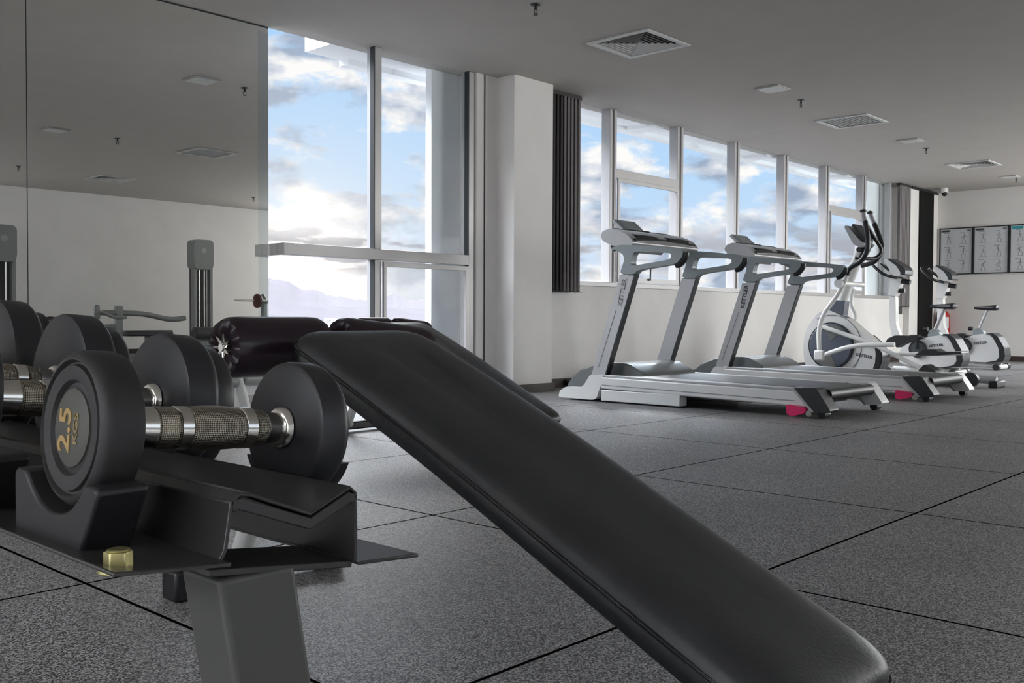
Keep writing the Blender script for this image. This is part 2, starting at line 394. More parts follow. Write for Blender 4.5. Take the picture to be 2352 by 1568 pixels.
# the opening casement, lower right
bm = prism(nb(), [[(5.38, .14), (6.41, .14), (6.41, 1.19), (5.38, 1.19)], [(5.41, .19), (5.41, 1.145), (6.36, 1.145), (6.36, .19)]], 'y', 6.475, 6.50)
part('casement_frame', bm, ALU, w, .003, smooth=False)
for lo, hi in (((4.39, 6.545, .13), (5.295, 6.551, 1.20)), ((5.375, 6.545, .13), (6.42, 6.551, 1.20)), ((4.39, 6.545, 1.295), (5.295, 6.551, CH)), ((5.375, 6.545, 1.295), (6.42, 6.551, CH)),
               ((4.386, 6.55, .07), (4.392, 6.72, 1.2)), ((4.386, 6.55, 1.295), (4.392, 6.72, CH))): wpart('glass_pane', lo, hi, GLASS, w, 0)
w = win('window_2')
mx = [7.94, 8.64, 9.97, 11.30, 12.64, 13.95, 15.27, 16.36]
zs = 1.085
for k, x in enumerate(mx):
    if k in (0, 7): wpart('mullion', (x-.03, 6.50, zs), (x+.02, 6.60, CH), ALU, w)
    else: wpart('mullion', (x-.055, 6.50, zs), (x-.010, 6.62, CH), ALU, w); wpart('mullion', (x+.010, 6.49, zs), (x+.055, 6.60, CH), ALU, w)
wpart('sill', (7.92, 6.46, zs-.03), (16.95, 6.62, zs+.02), ALU, w)
for a, b_, zt in ((1, 2, 2.26), (5, 6, 2.33)):
    wpart('transom', (mx[a]+.05, 6.49, zt), (mx[b_]-.05, 6.60, zt+.10), ALU, w)
    bm = nb()
    x0, x1 = mx[a]+.06, mx[b_]-.055
    prism(bm, [[(x0, zs+.025), (x1, zs+.025), (x1, zt), (x0, zt)], [(x0+.04, zs+.085), (x0+.04, zt-.045), (x1-.05, zt-.045), (x1-.05, zs+.085)]], 'y', 6.47, 6.49)
    part('casement_frame', bm, ALU, w, .003, smooth=False)
    bm = nb(); rod(bm, ((x0+x1)/2-.03, 6.46, zs+.07), ((x0+x1)/2, 6.46, zs+.07), .012); rod(bm, ((x0+x1)/2, 6.46, zs+.07), ((x0+x1)/2-.02, 6.44, zs+.25), .009)
    part('window_handle', bm, TDARK, w)
for a, b_ in zip(mx, mx[1:]): wpart('glass_pane', (a+.02, 6.55, zs+.02), (b_-.03, 6.556, CH), GLASS, w, 0)
w = win('added_window_3')  # unseen glazing added to go with the fill lamp behind the camera
for k in range(6): wpart('mullion', (XL-.15, -4+k*1.92-.03, .3), (XL-.05, -4+k*1.92+.03, 2.85), ALU, w)
for k in range(5): wpart('glass_pane', (XL-.10, -4+k*1.92+.03, .3), (XL-.094, -4+(k+1)*1.92-.03, 2.85), GLASS, w, 0)

for nm, xs in (('added_window_4', [-.3, 1.15, 2.6, 4.05, 5.5]), ('added_window_5', [13.0, 14.2, 15.4, 16.6, 17.8])):  # two unseen windows added in the back wall to carry fill light
    w = win(nm)
    for x in xs: wpart('mullion', (x-.03, YB-.12, .9), (x+.03, YB-.04, 2.8), ALU, w)
    for a, b_ in zip(xs, xs[1:]): wpart('glass_pane', (a+.03, YB-.09, .9), (b_-.03, YB-.084, 2.8), GLASS, w, 0)

w = win('added_window_6'); ys_ = [-4.3, -2.35, -.4, 1.55, 3.5]  # unseen window added in the right wall for its fill lamp
for y in ys_: wpart('mullion', (XR+.04, y-.03, .9), (XR+.12, y+.03, 2.8), ALU, w)
for a, b_ in zip(ys_, ys_[1:]): wpart('glass_pane', (XR+.084, a+.03, .9), (XR+.09, b_-.03, 2.8), GLASS, w, 0)

# outside structure seen through the glass
struct('wall_outside', box(nb(), (6.13, 6.70, -4), (7.3, 6.78, 4)), EXT)
struct('wall_outside_far', box(nb(), (15.86, 6.70, -4), (17.6, 6.78, 4)), EXT)
bm = nb(); box(bm, (5.05, 6.66, 3.02), (19, 7.15, 3.45)); box(bm, (5.42, 7.02, 2.965), (19, 7.15, 3.02))
for x in (7.5, 9.6, 12.4, 15.0): box(bm, (x, 6.66, 2.975), (x+.25, 7.02, 3.02))
struct('ceiling_outside', bm, EXT)

# mirrors ------------------------------------------------------------
for x0, x1, lab in ((2.5525, 4.383, 'tall wall mirror panel beside the tall window'), (.72, 2.5475, 'tall wall mirror panel at the left edge of the photo')):
    t = thing('wall_mirror', lab, 'mirror', (x0, 6.71, .1))
    part('mirror_glass', box(nb(), (x0, 6.70, .1), (x1, 6.715, CH-.012)), MIRROR, t, smooth=False)
    bm = nb(); box(bm, (x0-.004, 6.698, CH-.012), (x1, 6.72, CH-.002)); box(bm, (x0-.002, 6.699, .1), (x0, 6.72, CH-.012))
    part('mirror_edge_strip', bm, TDARK, t, smooth=False)

# scenery ---------------------------------------------------------------
HILL = mat('hazy distant hills', (.023, .020, .025), 1, vary=(.012, .12))
LAND = mat('hazy distant plain', (.024, .024, .026), 1, vary=(.01, .2))
def hills(name, dist, crest, base_z, m, label):
    bm = nb(); rows = []
    for f in (1.0, .93, .80, .62, .45):
        row = []
        for i in range(0, 81):
            px = 380 + i*(1250-380)/80
            for a, b_ in zip(crest, crest[1:]):
                if a[0] <= px <= b_[0]:
                    t = (px-a[0])/(b_[0]-a[0]); t = t*t*(3-2*t); y = a[1]+(b_[1]-a[1])*t
            y += 2.2*math.sin(px*.11)+1.3*math.sin(px*.31+1)
            d = ray(px, y); d = d/math.hypot(d.x, d.y); p = CAM + d*dist
            z = base_z + (p.z-base_z)*{1.0: 1, .93: .86, .8: .55, .62: .22, .45: 0}[f]
            if f < 1: z += (p.z-base_z)*.02*math.sin(i*.9+f*40)
            row.append(bm.verts.new((p.x*f, p.y*f, z)))
        rows.append(row)
    for A, B in zip(rows, rows[1:]):
        for k in range(80): bm.faces.new((A[k], A[k+1], B[k+1], B[k]))
    return tag(part(name, bm, m), label, 'hills')
hills('hill_range', 3200, [(380, 640), (560, 648), (640, 640), (700, 664), (800, 684), (860, 694), (905, 676), (950, 690), (990, 688), (1250, 700)], -60, HILL, 'pale hazy hills on the horizon seen through the tall window')
struct('ground_outside', box(nb(), (-4000, 30, -61), (4500, 5000, -60)), LAND)
# a far shop building with a sign
t = thing('shop_building', 'tiny distant building with a framed PET sign seen low through the tall window', 'building', onY(745, 752, 260))
p0 = onY(728, 768, 260); p1 = onY(775, 742, 260)
part('wall', box(nb(), (p0.x, 260, -60), (p1.x, 268, p1.z-.4)), EXT, t)
q0 = onY(746, 748, 259.7); q1 = onY(775, 731, 259.7)
bm = nb(); box(bm, (q0.x, 259.7, q0.z), (q1.x, 260, q1.z)); part('sign_board', bm, EXT, t)
bm = text_mesh('PET', (q1.z-q0.z)*.85, ((q0.x+q1.x)/2, 259.6, (q0.z+q1.z)/2), (1, 0, 0), (0, 0, 1), .02)
part('sign_lettering', bm, INK, t, weld=False)

# ================================================================= CEILING FIXTURES
def diffuser(x, y, s, label, kind='cone'):
    t = thing('air_diffuser', label, 'vent', (x, y, CH), 'square ceiling air vents')
    h = s/2; z = CH
    fr = prism(nb(), [[(x-h, y-h), (x+h, y-h), (x+h, y+h), (x-h, y+h)], [(x-h+.045, y-h+.045), (x-h+.045, y+h-.045), (x+h-.045, y+h-.045), (x+h-.045, y-h+.045)]], 'z', z-.012, z-.0005)
    part('frame', fr, VENTW, t, .002, smooth=False)
    bm = nb(); q_ = .27
    for lo, hi in (((x-q_, y-q_, z+.22), (x+q_, y+q_, z+.24)), ((x-q_, y-q_, z+.001), (x-VH+.001, y+q_, z+.22)), ((x+VH-.001, y-q_, z+.001), (x+q_, y+q_, z+.22)), ((x-q_, y-q_, z+.001), (x+q_, y-VH+.001, z+.22)), ((x-q_, y+VH-.001, z+.001), (x+q_, y+q_, z+.22))): box(bm, lo, hi)
    part('duct_box', bm, DARKV, t, smooth=False)
    bm = nb()
    if kind == 'cone':
        n = 7
        for k in range(n):
            a = (h-.052)*(1-k/n); b_ = a-.017
            c = []
            for (q, zz) in ((a, z-.006), (b_, z+.014)):
                c.append([bm.verts.new((x+sx*q, y+sy*q, zz)) for sx, sy in ((-1, -1), (1, -1), (1, 1), (-1, 1))])
            for i in range(4): bm.faces.new((c[0][i], c[0][(i+1) % 4], c[1][(i+1) % 4], c[1][i]))
        box(bm, (x-.03, y-.03, z+.018), (x+.03, y+.03, z+.022))
        part('louvre_cone', bm, VENTW, t, smooth=False)
    else:
        n = 11
        for k in range(1, n):
            q = -h+.045 + k*(s-.09)/n
            box(bm, (x+q-.003, y-h+.045, z-.006), (x+q+.003, y+h-.045, z+.004)); box(bm, (x-h+.045, y+q-.003, z-.006), (x+h-.045, y+q+.003, z+.004))
        part('eggcrate_grille', bm, VENTW, t, smooth=False)
diffuser(6.72, 4.80, .62, 'large square louvred ceiling vent nearest the camera, above the treadmills')
diffuser(10.97, 4.83, .62, 'square eggcrate ceiling vent above the two treadmills, second of the row', 'egg')
diffuser(15.2, 4.83, .62, 'square ceiling vent furthest along the row, above the exercise bikes')
diffuser(2.62, 4.85, .62, 'square ceiling vent cut by the top left edge in the mirror')
diffuser(7.15, .98, .62, 'square framed ceiling vent in the mirror, nearest the tall window', 'egg')
diffuser(7.4, -2.55, .62, 'square ceiling vent in the mirror near the back wall')
def panel(x, y, label):
    t = thing('ceiling_panel_light', label, 'light', (x, y, CH), 'small square ceiling panels')
    part('housing', box(nb(), (x-.13, y-.13, CH-.012), (x+.13, y+.13, CH-.0005)), VENTG, t, .002, smooth=False)
    part('diffuser_plate', box(nb(), (x-.115, y-.115, CH-.016), (x+.115, y+.115, CH-.012)), VENTW, t, .001, smooth=False)
for x, y, lab in ((8.9, 4.73, 'small square ceiling panel between the first and second vents'), (12.65, 4.78, 'small square ceiling panel between the second and third vents'),
                  (16.85, 4.8, 'small square ceiling panel nearest the poster wall'), (4.92, 4.74, 'small square ceiling panel in the mirror, topmost'), (5.02, 1.1, 'small square ceiling panel in the mirror, left of the sprinkler')): panel(x, y, lab)
def sprinkler(x, y, label):
    t = thing('sprinkler_head', label, 'sprinkler', (x, y, CH), 'ceiling sprinkler heads')
    bm = lathe(nb(), [(0, .0), (0.0005, .04), (.006, .038), (.010, .012)], (x, y, CH), (0, 0, -1), 24); part('escutcheon', bm, TDARK, t)
    bm = nb(); rod(bm, (x, y, CH-.008), (x, y, CH-.04), .010)
    for s in (-1, 1): tube(bm, [(x+s*.009, y, CH-.035), (x+s*.018, y, CH-.052), (x+s*.004, y, CH-.075)], .0035, 8)
    part('frame', bm, TDARK, t)
    bm = lathe(nb(), [(0, 0), (0, .018), (.003, .018), (.003, 0)], (x, y, CH-.075), (0, 0, -1), 20); part('deflector', bm, TDARK, t)
for x, y, lab in ((5.38, 4.76, 'ceiling sprinkler head at the top centre of the photo'), (9.57, 4.76, 'ceiling sprinkler head beside the first square panel'), (13.35, 4.84, 'ceiling sprinkler head between the second and third vents'),
                  (17.05, 4.76, 'ceiling sprinkler head nearest the poster wall'), (5.8, 1.1, 'ceiling sprinkler head in the middle of the mirror'), (5.85, -2.3, 'ceiling sprinkler head at the left side of the mirror'), (10.4, -3.0, 'ceiling sprinkler head in the mirror by the tall window')): sprinkler(x, y, lab)
p = onZ(2168, 432, CH)
t = thing('security_camera', 'small white dome security camera on the ceiling by the poster wall', 'camera', p)
part('housing', lathe(nb(), [(0, 0), (0, .07), (.06, .075), (.09, .06), (.10, 0)], p, (0, 0, -1), 24), TWHITE, t)
bm = nb(); bmesh.ops.create_uvsphere(bm, u_segments=20, v_segments=12, radius=.045, matrix=Matrix.Translation(p+Vector((-.02, -.02, -.10)))); part('lens_dome', bm, PLAST, t)

# ================================================================= BLINDS, SOCKET, POSTERS, EXTINGUISHER
def blind(x0, x1, y, z0, n, m1, label, dark=0):
    t = thing('vertical_blind', label, 'blind', (x0, y, z0))
    part('head_rail', box(nb(), (x0, y-.03, CH-.04), (x1, y+.03, CH-.002)), FABD, t, smooth=False)
    for k in range(n):
        a = x0+(x1-x0)*(k+.1)/n; b_ = x0+(x1-x0)*(k+.9)/n
        bm = nb(); pts = [(a, y-.03), (a+(b_-a)*.5, y-.036), (b_, y+.03), (b_-.004, y+.034), (a+(b_-a)*.5-.004, y-.030), (a-.002, y-.025)]
        prism(bm, [pts], 'z', z0, CH-.04)
        part('slat', bm, FABD if k < dark else m1, t, smooth=False)
    bm = nb(); tube(bm, [(x0+(x1-x0)*(.1+k/(n)), y-.035, z0+.01-.01*(k % 2)) for k in range(n)], .004, 8); part('bottom_chain', bm, TDARK, t)
blind(7.36, 7.93, 6.40, .98, 10, FABR, 'gathered vertical blind beside the white pillar at the left of the window band', 5)
blind(16.42, 16.90, 6.40, .93, 8, FABR, 'gathered brown-grey vertical blind at the far end of the window band')
p = onY(1289, 878, 6.47)
t = thing('wall_socket', 'white wall socket with black plug low on the wall beside the pillar', 'socket', p)
part('plate', box(nb(), (p.x-.10, 6.465, p.z-.045), (p.x+.05, 6.48, p.z+.045)), TWHITE, t, .003)
bm = nb(); rod(bm, (p.x+.07, 6.40, p.z), (p.x+.07, 6.475, p.z), .034); tube(bm, [(p.x+.07, 6.42, p.z-.02), (p.x+.07, 6.41, p.z-.09), (p.x+.14, 6.38, .02), (p.x+.22, 6.2, .012)], .006, 8); part('plug', bm, PLAST, t)
p = onX(2040, 700, 16.3); 
t = thing('wall_box', 'small grey isolator box on the wall under the far blind', 'box', (16.55, 6.44, .78))
part('box_body', box(nb(), (16.5, 6.40, .80), (16.66, 6.48, 1.0)), POST, t, .01)
def poster(y0, y1, z0, z1, label, teal=False, seed=1):
    rnd = random.Random(seed)
    t = thing('exercise_poster', label, 'poster', (XR-.02, (y0+y1)/2, z0), 'black-framed exercise posters')
    fr = prism(nb(), [[(y0, z0), (y1, z0), (y1, z1), (y0, z1)], [(y0+.018, z0+.018), (y0+.018, z1-.018), (y1-.018, z1-.018), (y1-.018, z0+.018)]], 'x', XR-.03, XR)
    part('frame', fr, PLAST, t, smooth=False)
    part('sheet', box(nb(), (XR-.012, y0+.018, z0+.018), (XR, y1-.018, z1-.018)), PAPER, t, smooth=False)
    bh = nb(); X0, X1 = XR-.0135, XR-.0121
    ww = y1-y0; hh = z1-z0
    # header bar, runs from the left (larger y) to the right
    if teal: box(bh, (X0, y1-.35*ww, z1-.075), (X1, y1-.03, z1-.03)); hm = TEAL
    else: box(bh, (X0, y1-.30*ww, z1-.07), (X1, y1-.03, z1-.035)); box(bh, (X0, y0+.04, z1-.06), (X1, y0+.18*ww, z1-.045)); hm = INK
    for cx in (.28, .72):
        for cz in (.76, .46, .17):
            bm = nb(); c = Vector((0, y1-cx*ww, z0+cz*hh)); 
            def st(a, b_, w=.0026):
                rod(bm, (X0, c.y-a[0], c.z+a[1]), (X0, c.y-b_[0], c.z+b_[1]), w, seg=6)
            ln = rnd.uniform(-.02, .02)
            rod(bm, (X0, c.y-ln, c.z+.075), (X1, c.y-ln, c.z+.075), .011, seg=12)
            st((ln, .06), (0, .0), .005); st((0, 0), (-.03, -.04)); st((-.03, -.04), (-.02-rnd.uniform(-.02, .02), -.085)); st((0, 0), (.035, -.03)); st((.035, -.03), (.03, -.085))
            st((ln*.7, .045), (.05, rnd.uniform(0, .07))); st((ln*.7, .045), (-.05, rnd.uniform(0, .07)))
            st((-.07, -.085), (.07, -.085), .002)
            box(bm, (X0, c.y-.02, z0+(cz+.125)*hh), (X1, c.y+.08, z0+(cz+.135)*hh)); part('exercise_drawing', bm, mat('grey print ink', (.20, .21, .24), .6), t)
    part('heading_strip', bh, hm, t, smooth=False)
poster(5.765, 6.335, 1.52, 2.35, 'leftmost black-framed exercise poster on the far wall, beside the black corner panel', seed=3)
poster(5.175, 5.755, 1.52, 2.35, 'middle black-framed exercise poster on the far wall', seed=5)
poster(4.56, 5.165, 1.52, 2.35, 'exercise poster with teal heading cut by the right edge of the photo', True, seed=8)
pe = onX(2168, 742, XR-.11)
t = thing('fire_extinguisher', 'red fire extinguisher on the far wall behind the bike seats', 'fire extinguisher', (pe.x, pe.y, .40))
part('cylinder', lathe(nb(), [(0, 0), (0, .085), (.02, .095), (.36, .095), (.42, .06), (.45, .03), (.46, 0)], (pe.x, pe.y, .43), (0, 0, 1), 32), RED, t)
bm = nb(); rod(bm, (pe.x, pe.y, .88), (pe.x, pe.y, .92), .025); box(bm, (pe.x-.07, pe.y-.012, .92), (pe.x+.05, pe.y+.012, .945)); part('valve_handle', bm, PLAST, t)
bm = nb(); prof = [(math.cos(a)*.097, math.sin(a)*.097) for a in [PI+k*PI/10-.9 for k in range(8)]]
A = [bm.verts.new((pe.x+c, pe.y+s_, .56)) for c, s_ in prof]; B = [bm.verts.new((pe.x+c, pe.y+s_, .76)) for c, s_ in prof]
for k in range(7): bm.faces.new((A[k], A[k+1], B[k+1], B[k]))
part('label_sticker', bm, PAPER, t)
bm = nb(); tube(bm, [(pe.x, pe.y+.02, .9), (pe.x-.03, pe.y+.10, .86), (pe.x-.03, pe.y+.125, .6), (pe.x-.03, pe.y+.11, .5)], .012, 10); part('hose', bm, PLAST, t)
part('wall_bracket', box(nb(), (pe.x+.08, pe.y-.03, .60), (XR, pe.y+.03, .80)), PLAST, t)

# ================================================================= TREADMILLS
def c4(X, pts): return [(lambda q: (q.y, q.z))(onX(1260+x/3.136, 460+y/3.136, X)) for x, y in pts]
def c2(X, pts): return [(lambda q: (q.y, q.z))(onX(1260+x/4.704, 780+y/4.704, X)) for x, y in pts]
def treadmill(label, group):
    X0 = 6.60; WD = 1.0; th = .065
    base = thing('treadmill', label, 'treadmill', (7.1, 4.3, 0), group)
    up_poly = c4(X0, [(515, 530), (618, 530), (398, 1285), (298, 1285)]); 
    foot = c4(X0, [(300, 1275), (402, 1275), (345, 1457), (75, 1432), (85, 1385), (130, 1358), (235, 1365), (262, 1340)])
    zmin = min(p[1] for p in foot); foot = [(a, max(b_-zmin+.012, .012)) for a, b_ in foot]
    loop = c4(X0, [(440, 345), (520, 318), (700, 326), (900, 345), (955, 352), (972, 372), (962, 410), (930, 450), (900, 460), (700, 492), (640, 506), (618, 532), (513, 532), (548, 430), (540, 392), (500, 365)])
    hole = c4(X0, [(640, 368), (868, 378), (888, 392), (884, 412), (862, 428), (640, 466), (600, 466), (594, 450), (606, 395), (618, 376)])
    for s in (0, 1):
        xa = X0+s*(WD-th); xb = xa+th
        bm = prism(nb(), [up_poly], 'x', xa, xb); part('upright', bm, TSIL, base, .012)
        e0, e1 = up_poly[1], up_poly[2]
        bm = prism(nb(), [[e0, (e0[0]-.008, e0[1]), (e1[0]-.008, e1[1]), e1]], 'x', xa+.002, xb-.002); part('rear_trim', bm, TDARK, base)
        bm = prism(nb(), [rounded(foot, .15, 3)], 'x', xa-.008, xb+.008); f = part('front_foot', bm, TWHITE, base, .01)
        bm = prism(nb(), [rounded(loop, .3, 4), rounded(hole, .3, 4)[::-1]], 'x', xa-.006, xb+.006); part('handle_loop', bm, TGREY, base, .012)
        # black grip insert along the back of the loop
        g = c4(X0, [(972, 372), (966, 410), (935, 452), (905, 462)]); bm = tube(nb(), [(xa+th*.5, a, b_) for a, b_ in g], .028, 10); part('grip', bm, TDARK, base)
    # console tray across the front
    tray = c4(X0, [(376, 250), (390, 222), (440, 200), (500, 215), (570, 248), (610, 300), (600, 326), (530, 322), (470, 330), (400, 300), (380, 275)])
    bm = prism(nb(), [rounded(tray, .25, 3)], 'x', X0+.0, X0+WD); part('console_tray', bm, TSIL, base, .012)
    ins = [(X0+.10, X0+.42), (X0+.58, X0+WD-.10)]
    ty = c4(X0, [(420, 203), (585, 262)])
    for a, b_ in ins:
        bm = nb(); yy0, zz0 = ty[0]; yy1, zz1 = ty[1]
        prism(bm, [[(yy0, zz0+.012), (yy1, zz1+.014), (yy1, zz1-.01), (yy0, zz0-.01)]], 'x', a, b_); part('bottle_tray', bm, mat('flat black panel', (.003, .003, .003), .7, spec=.2), base, .003)
    # monitor
    c0 = c4(X0+.36, [(465, 132), (570, 240)]); mon = [c0[0], c0[1], (c0[1][0]-.035, c0[1][1]-.035), (c0[0][0]-.03, c0[0][1]+.005)]
    tilt = Vector((0, c0[1][0]-c0[0][0], c0[1][1]-c0[0][1]))
    nrm = Vector((0, -1, 0)); nrm = (nrm - tilt.normalized()*nrm.dot(tilt.normalized())).normalized()
    xa, xb = X0+.36, X0+.68
    A = Vector((xa, *c0[0])); L = tilt
    def slab(x_0, x_1, f0, f1, d0, d1):
        bm = nb(); ps = []
        for d in (d0, d1):
            for f in (f0, f1):
                q = A+L*f+nrm*d; ps.append((q.y, q.z))
        prism(bm, [[ps[0], ps[1], ps[3], ps[2]]], 'x', x_0, x_1); return bm
    part('monitor', slab(xa, xb, 0, 1, -.03, .0), TSIL, base, .008)
    sc = part('monitor_bezel', slab(xa+.01, xb-.01, .06, .9, 0, .003), TGREY, base)
    part('display', slab(xa+.05, xb-.08, .14, .72, .003, .005), LCD, base)
    part('monitor_base', slab(xa+.02, xb+.01, .86, 1.15, -.05, .035), PLAST, base, .012)
    part('button_panel', slab(xa-.05, xb+.12, 1.1, 1.75, -.09, -.02), TSIL, base, .01)
    gy = c4(X0, [(505, 345), (640, 340)])
    # rear cross bar with ribbed grip
    bm = nb(); q = c4(X0, [(590, 292)])[0]; tube(bm, [(X0+.04, q[0], q[1]+.0), (X0+WD*.5, q[0]+.03, q[1]+.02), (X0+WD-.04, q[0], q[1])], .026, 12); part('cross_handlebar', bm, TDARK, base)
    bm = nb(); q = c4(X0, [(435, 325)])[0]; rod(bm, (X0+.05, q[0], q[1]), (X0+.09, q[0], q[1]-.03), .02); part('cup_knob', bm, TDARK, base)
    # deck
    yf, yr = 5.08, 3.30
    rail = [(yf, .215), (3.29, .190), (3.20, .075), (yf, .115)]
    for s in (0, 1):
        xa = X0-.01+s*(WD-.09); part('side_beam', prism(nb(), [rail], 'x', xa, xa+.11), TWHITE, base, .012)
        # stripe groove
        bm = prism(nb(), [[(yf-.02, .150), (3.3, .122), (3.3, .116), (yf-.02, .144)]], 'x', xa-.002+s*.114, xa+s*.114); part('beam_groove', bm, TGREY, base)
        bm = prism(nb(), [[(yf, .235), (3.28, .205), (3.28, .188), (yf, .213)]], 'x', xa+.005, xa+.15-s*.05); part('foot_rail', bm, TSIL, base, .004)
        cap = [(3.32, .210), (3.13, .222), (3.02, .065), (3.04, .045), (3.16, .045)]
        part('rear_end_cap', prism(nb(), [rounded(cap, .12, 3)], 'x', xa-.02, xa+.12), TDARK if s == 0 else TWHITE, base, .012)
        bm = prism(nb(), [[(3.325, .214), (3.30, .216), (3.14, .045), (3.165, .043)]], 'x', xa-.024, xa+.13); part('cap_edge_strip', bm, TSIL, base, .003)
        bm = nb(); rod(bm, (xa+.01, 3.10, .032), (xa+.10, 3.10, .032), .030); part('rear_roller', bm, PLAST, base)
        if s == 0: bm = prism(nb(), [rounded([(3.355, .095), (3.35, .02), (3.31, .006), (3.21, .035), (3.20, .07)], .25, 3)], 'x', xa-.03, xa+.02); part('fold_lever', bm, PINK, base, .005)
        if s == 0: bm = lathe(nb(), [(0, .010), (0, .022), (.015, .022), (.015, .010)], (xa-.03, 3.18, .035), (1, 0, 0), 20); part('lever_ring', bm, CHROME, base)
        bm = box(nb(), (xa-.003, 4.28, .012), (xa+.10, yf-.01, .105)); part('lower_skirt', bm, TWHITE, base, .006)
    part('running_belt', prism(nb(), [rounded([(yf-.03, .232), (3.14, .205), (3.11, .16), (yf-.03, .18)], .2, 3)], 'x', X0+.15, X0+WD-.12), RUB, base, .01)
    part('under_deck', box(nb(), (X0+.12, 3.3, .07), (X0+WD-.12, yf, .17)), TDARK, base)
    rr = nb(); rod(rr, (X0+.12, 3.12, .165), (X0+WD-.12, 3.12, .165), .042); part('rear_drum', rr, RUB, base)
    hood = [(5.54, .07), (5.55, .12), (5.46, .22), (5.28, .30), (5.05, .335), (4.88, .33), (4.72, .25), (4.70, .20), (4.98, .1)]
    part('motor_hood', prism(nb(), [rounded(hood, .3, 3)], 'x', X0+.12, X0+WD-.10), HOOD, base, .04, seg=4)
    part('hood_front_panel', prism(nb(), [[(5.56, .07), (5.57, .14), (5.47, .245), (5.40, .27), (5.38, .06)]], 'x', X0+.18, X0+WD-.16), TDARK, base, .02)
    bm = nb(); box(bm, (X0+.1, 5.2, .01), (X0+WD-.1, 5.5, .08)); part('base_plate', bm, TWHITE, base, .01)
    # lettering on the near upright
    a, b_ = c4(X0, [(1385-878, 790)])[0], c4(X0, [(1412-872, 610)])[0]
    d = Vector((0, b_[0]-a[0], b_[1]-a[1])); m = Vector((X0-.003, (a[0]+b_[0])/2+.0, (a[1]+b_[1])/2)); u = Vector((1, 0, 0)).cross(d) 
    if u.y < 0: u = -u
    r_ = d.normalized(); 
    bm = text_mesh('KETTLER', .058, m + r_*.045, r_, u, .002, bold=.001); o = part('lettering', bm, INK, base, weld=False)
    a2, b2 = c4(X0, [(360, 1200)])[0], c4(X0, [(487, 790)])[0]
    bm = nb(); 
    for k in range(40):
        p_ = Vector((X0-.002, a2[0]+(b2[0]-a2[0])*k/40, a2[1]+(b2[1]-a2[1])*k/40)); q_ = Vector((X0-.002, a2[0]+(b2[0]-a2[0])*(k+.5)/40, a2[1]+(b2[1]-a2[1])*(k+.5)/40)); rod(bm, p_, q_, .003, seg=6)
    part('dotted_stripe', bm, INK, base)
    return base, o
tm, lt = treadmill('grey and white treadmill nearest the white pillar, facing the windows', 'treadmills facing the windows')
tm2 = dup(tm, (9.12, 4.3, 0), 'grey and white treadmill between the nearer treadmill and the elliptical trainer', 'treadmills facing the windows')
lt.data = lt.data.copy(); 
lt.data.materials[0] = mat('faint grey print', (.30, .30, .31), .5)
for c in kids(tm2):
    if c.name.startswith('lettering'): m_ = c.data = c.data.copy(); 
for c in kids(tm2):
    if c.name.startswith('lettering'): c.data.materials[0] = INK

# ================================================================= ELLIPTICAL
def c5(X, pts): return [(lambda q: (q.y, q.z))(onX(1820+x/3.408, 460+y/3.408, X)) for x, y in pts]
def P5(X, pts): return [onX(1820+x/3.408, 460+y/3.408, X) for x, y in pts]
EX = 11.0
el = thing('elliptical_trainer', 'white elliptical trainer with tall curved black handles beside the treadmills', 'elliptical trainer', (EX, 4.4, 0))
body = [(85, 1130), (95, 1040), (140, 950), (200, 880), (260, 852), (330, 878), (430, 930), (530, 1020), (640, 1110), (700, 1200), (690, 1270), (650, 1345), (400, 1370), (130, 1360), (90, 1250)]
part('housing', prism(nb(), [rounded(c5(EX-.08, body), .3, 3)], 'x', EX-.08, EX+.12), TWHITE, el, .04, seg=4)
part('housing_trim', prism(nb(), [c5(EX-.08, [(640, 1105), (665, 1130), (708, 1200), (705, 1265), (670, 1350), (620, 1350), (650, 1270), (655, 1200)])], 'x', EX-.10, EX+.14), PLAST, el, .01)
cc = c5(EX-.1, [(300, 1138)])[0]
part('flywheel_ring', lathe(nb(), [(0, .262), (0, .275), (.02, .275), (.02, .262)], (EX-.105, *cc), (1, 0, 0), 56), PLAST, el)
part('flywheel_cover', lathe(nb(), [(0, 0), (0, .02), (0, .25), (.012, .262), (.03, .262)], (EX-.12, *cc), (1, 0, 0), 56), BLUE, el)
bm = nb()
for k in range(2):
    a0 = [R(70), R(250)][k]; pts = [(cc[0]+.245*math.cos(a0+j*R(60)/8), cc[1]+.245*math.sin(a0+j*R(60)/8)) for j in range(9)]+[(cc[0]+.06*math.cos(a0+R(30)), cc[1]+.06*math.sin(a0+R(30)))]
    prism(bm, [pts], 'x', EX-.124, EX-.121)
part('flywheel_accent', bm, mat('grey brown cover', (.13, .13, .12), .4), el)
bm = nb(); A = [(EX-.085, cc[0]+.36*math.cos(R(a)), cc[1]+.36*math.sin(R(a))) for a in range(60, 240, 8)]; tube(bm, A, .003, 6, smooth=False); part('housing_seam', bm, TDARK, el)
part('mast_collar', prism(nb(), [c5(EX, [(345, 778), (428, 788), (412, 905), (442, 925), (285, 858)])], 'x', EX-.06, EX+.08), BLUE, el, .02)
m0, m1, m2 = [Vector((EX, *q)) for q in c5(EX, [(385, 800), (440, 640), (505, 470)])]
bm = nb(); tube(bm, [m0, m1, m2, Vector((EX, *c5(EX, [(545, 370)])[0]))], .058, 18); part('mast', bm, STEELW, el)
part('console', prism(nb(), [rounded(c5(EX, [(440, 212), (462, 200), (560, 315), (600, 345), (570, 375), (515, 352)]), .2, 3)], 'x', EX-.13, EX+.17), TSIL, el, .015)
part('console_screen', prism(nb(), [c5(EX, [(486, 196), (506, 188), (600, 300), (590, 330)])], 'x', EX-.10, EX+.14), TDARK, el, .008)
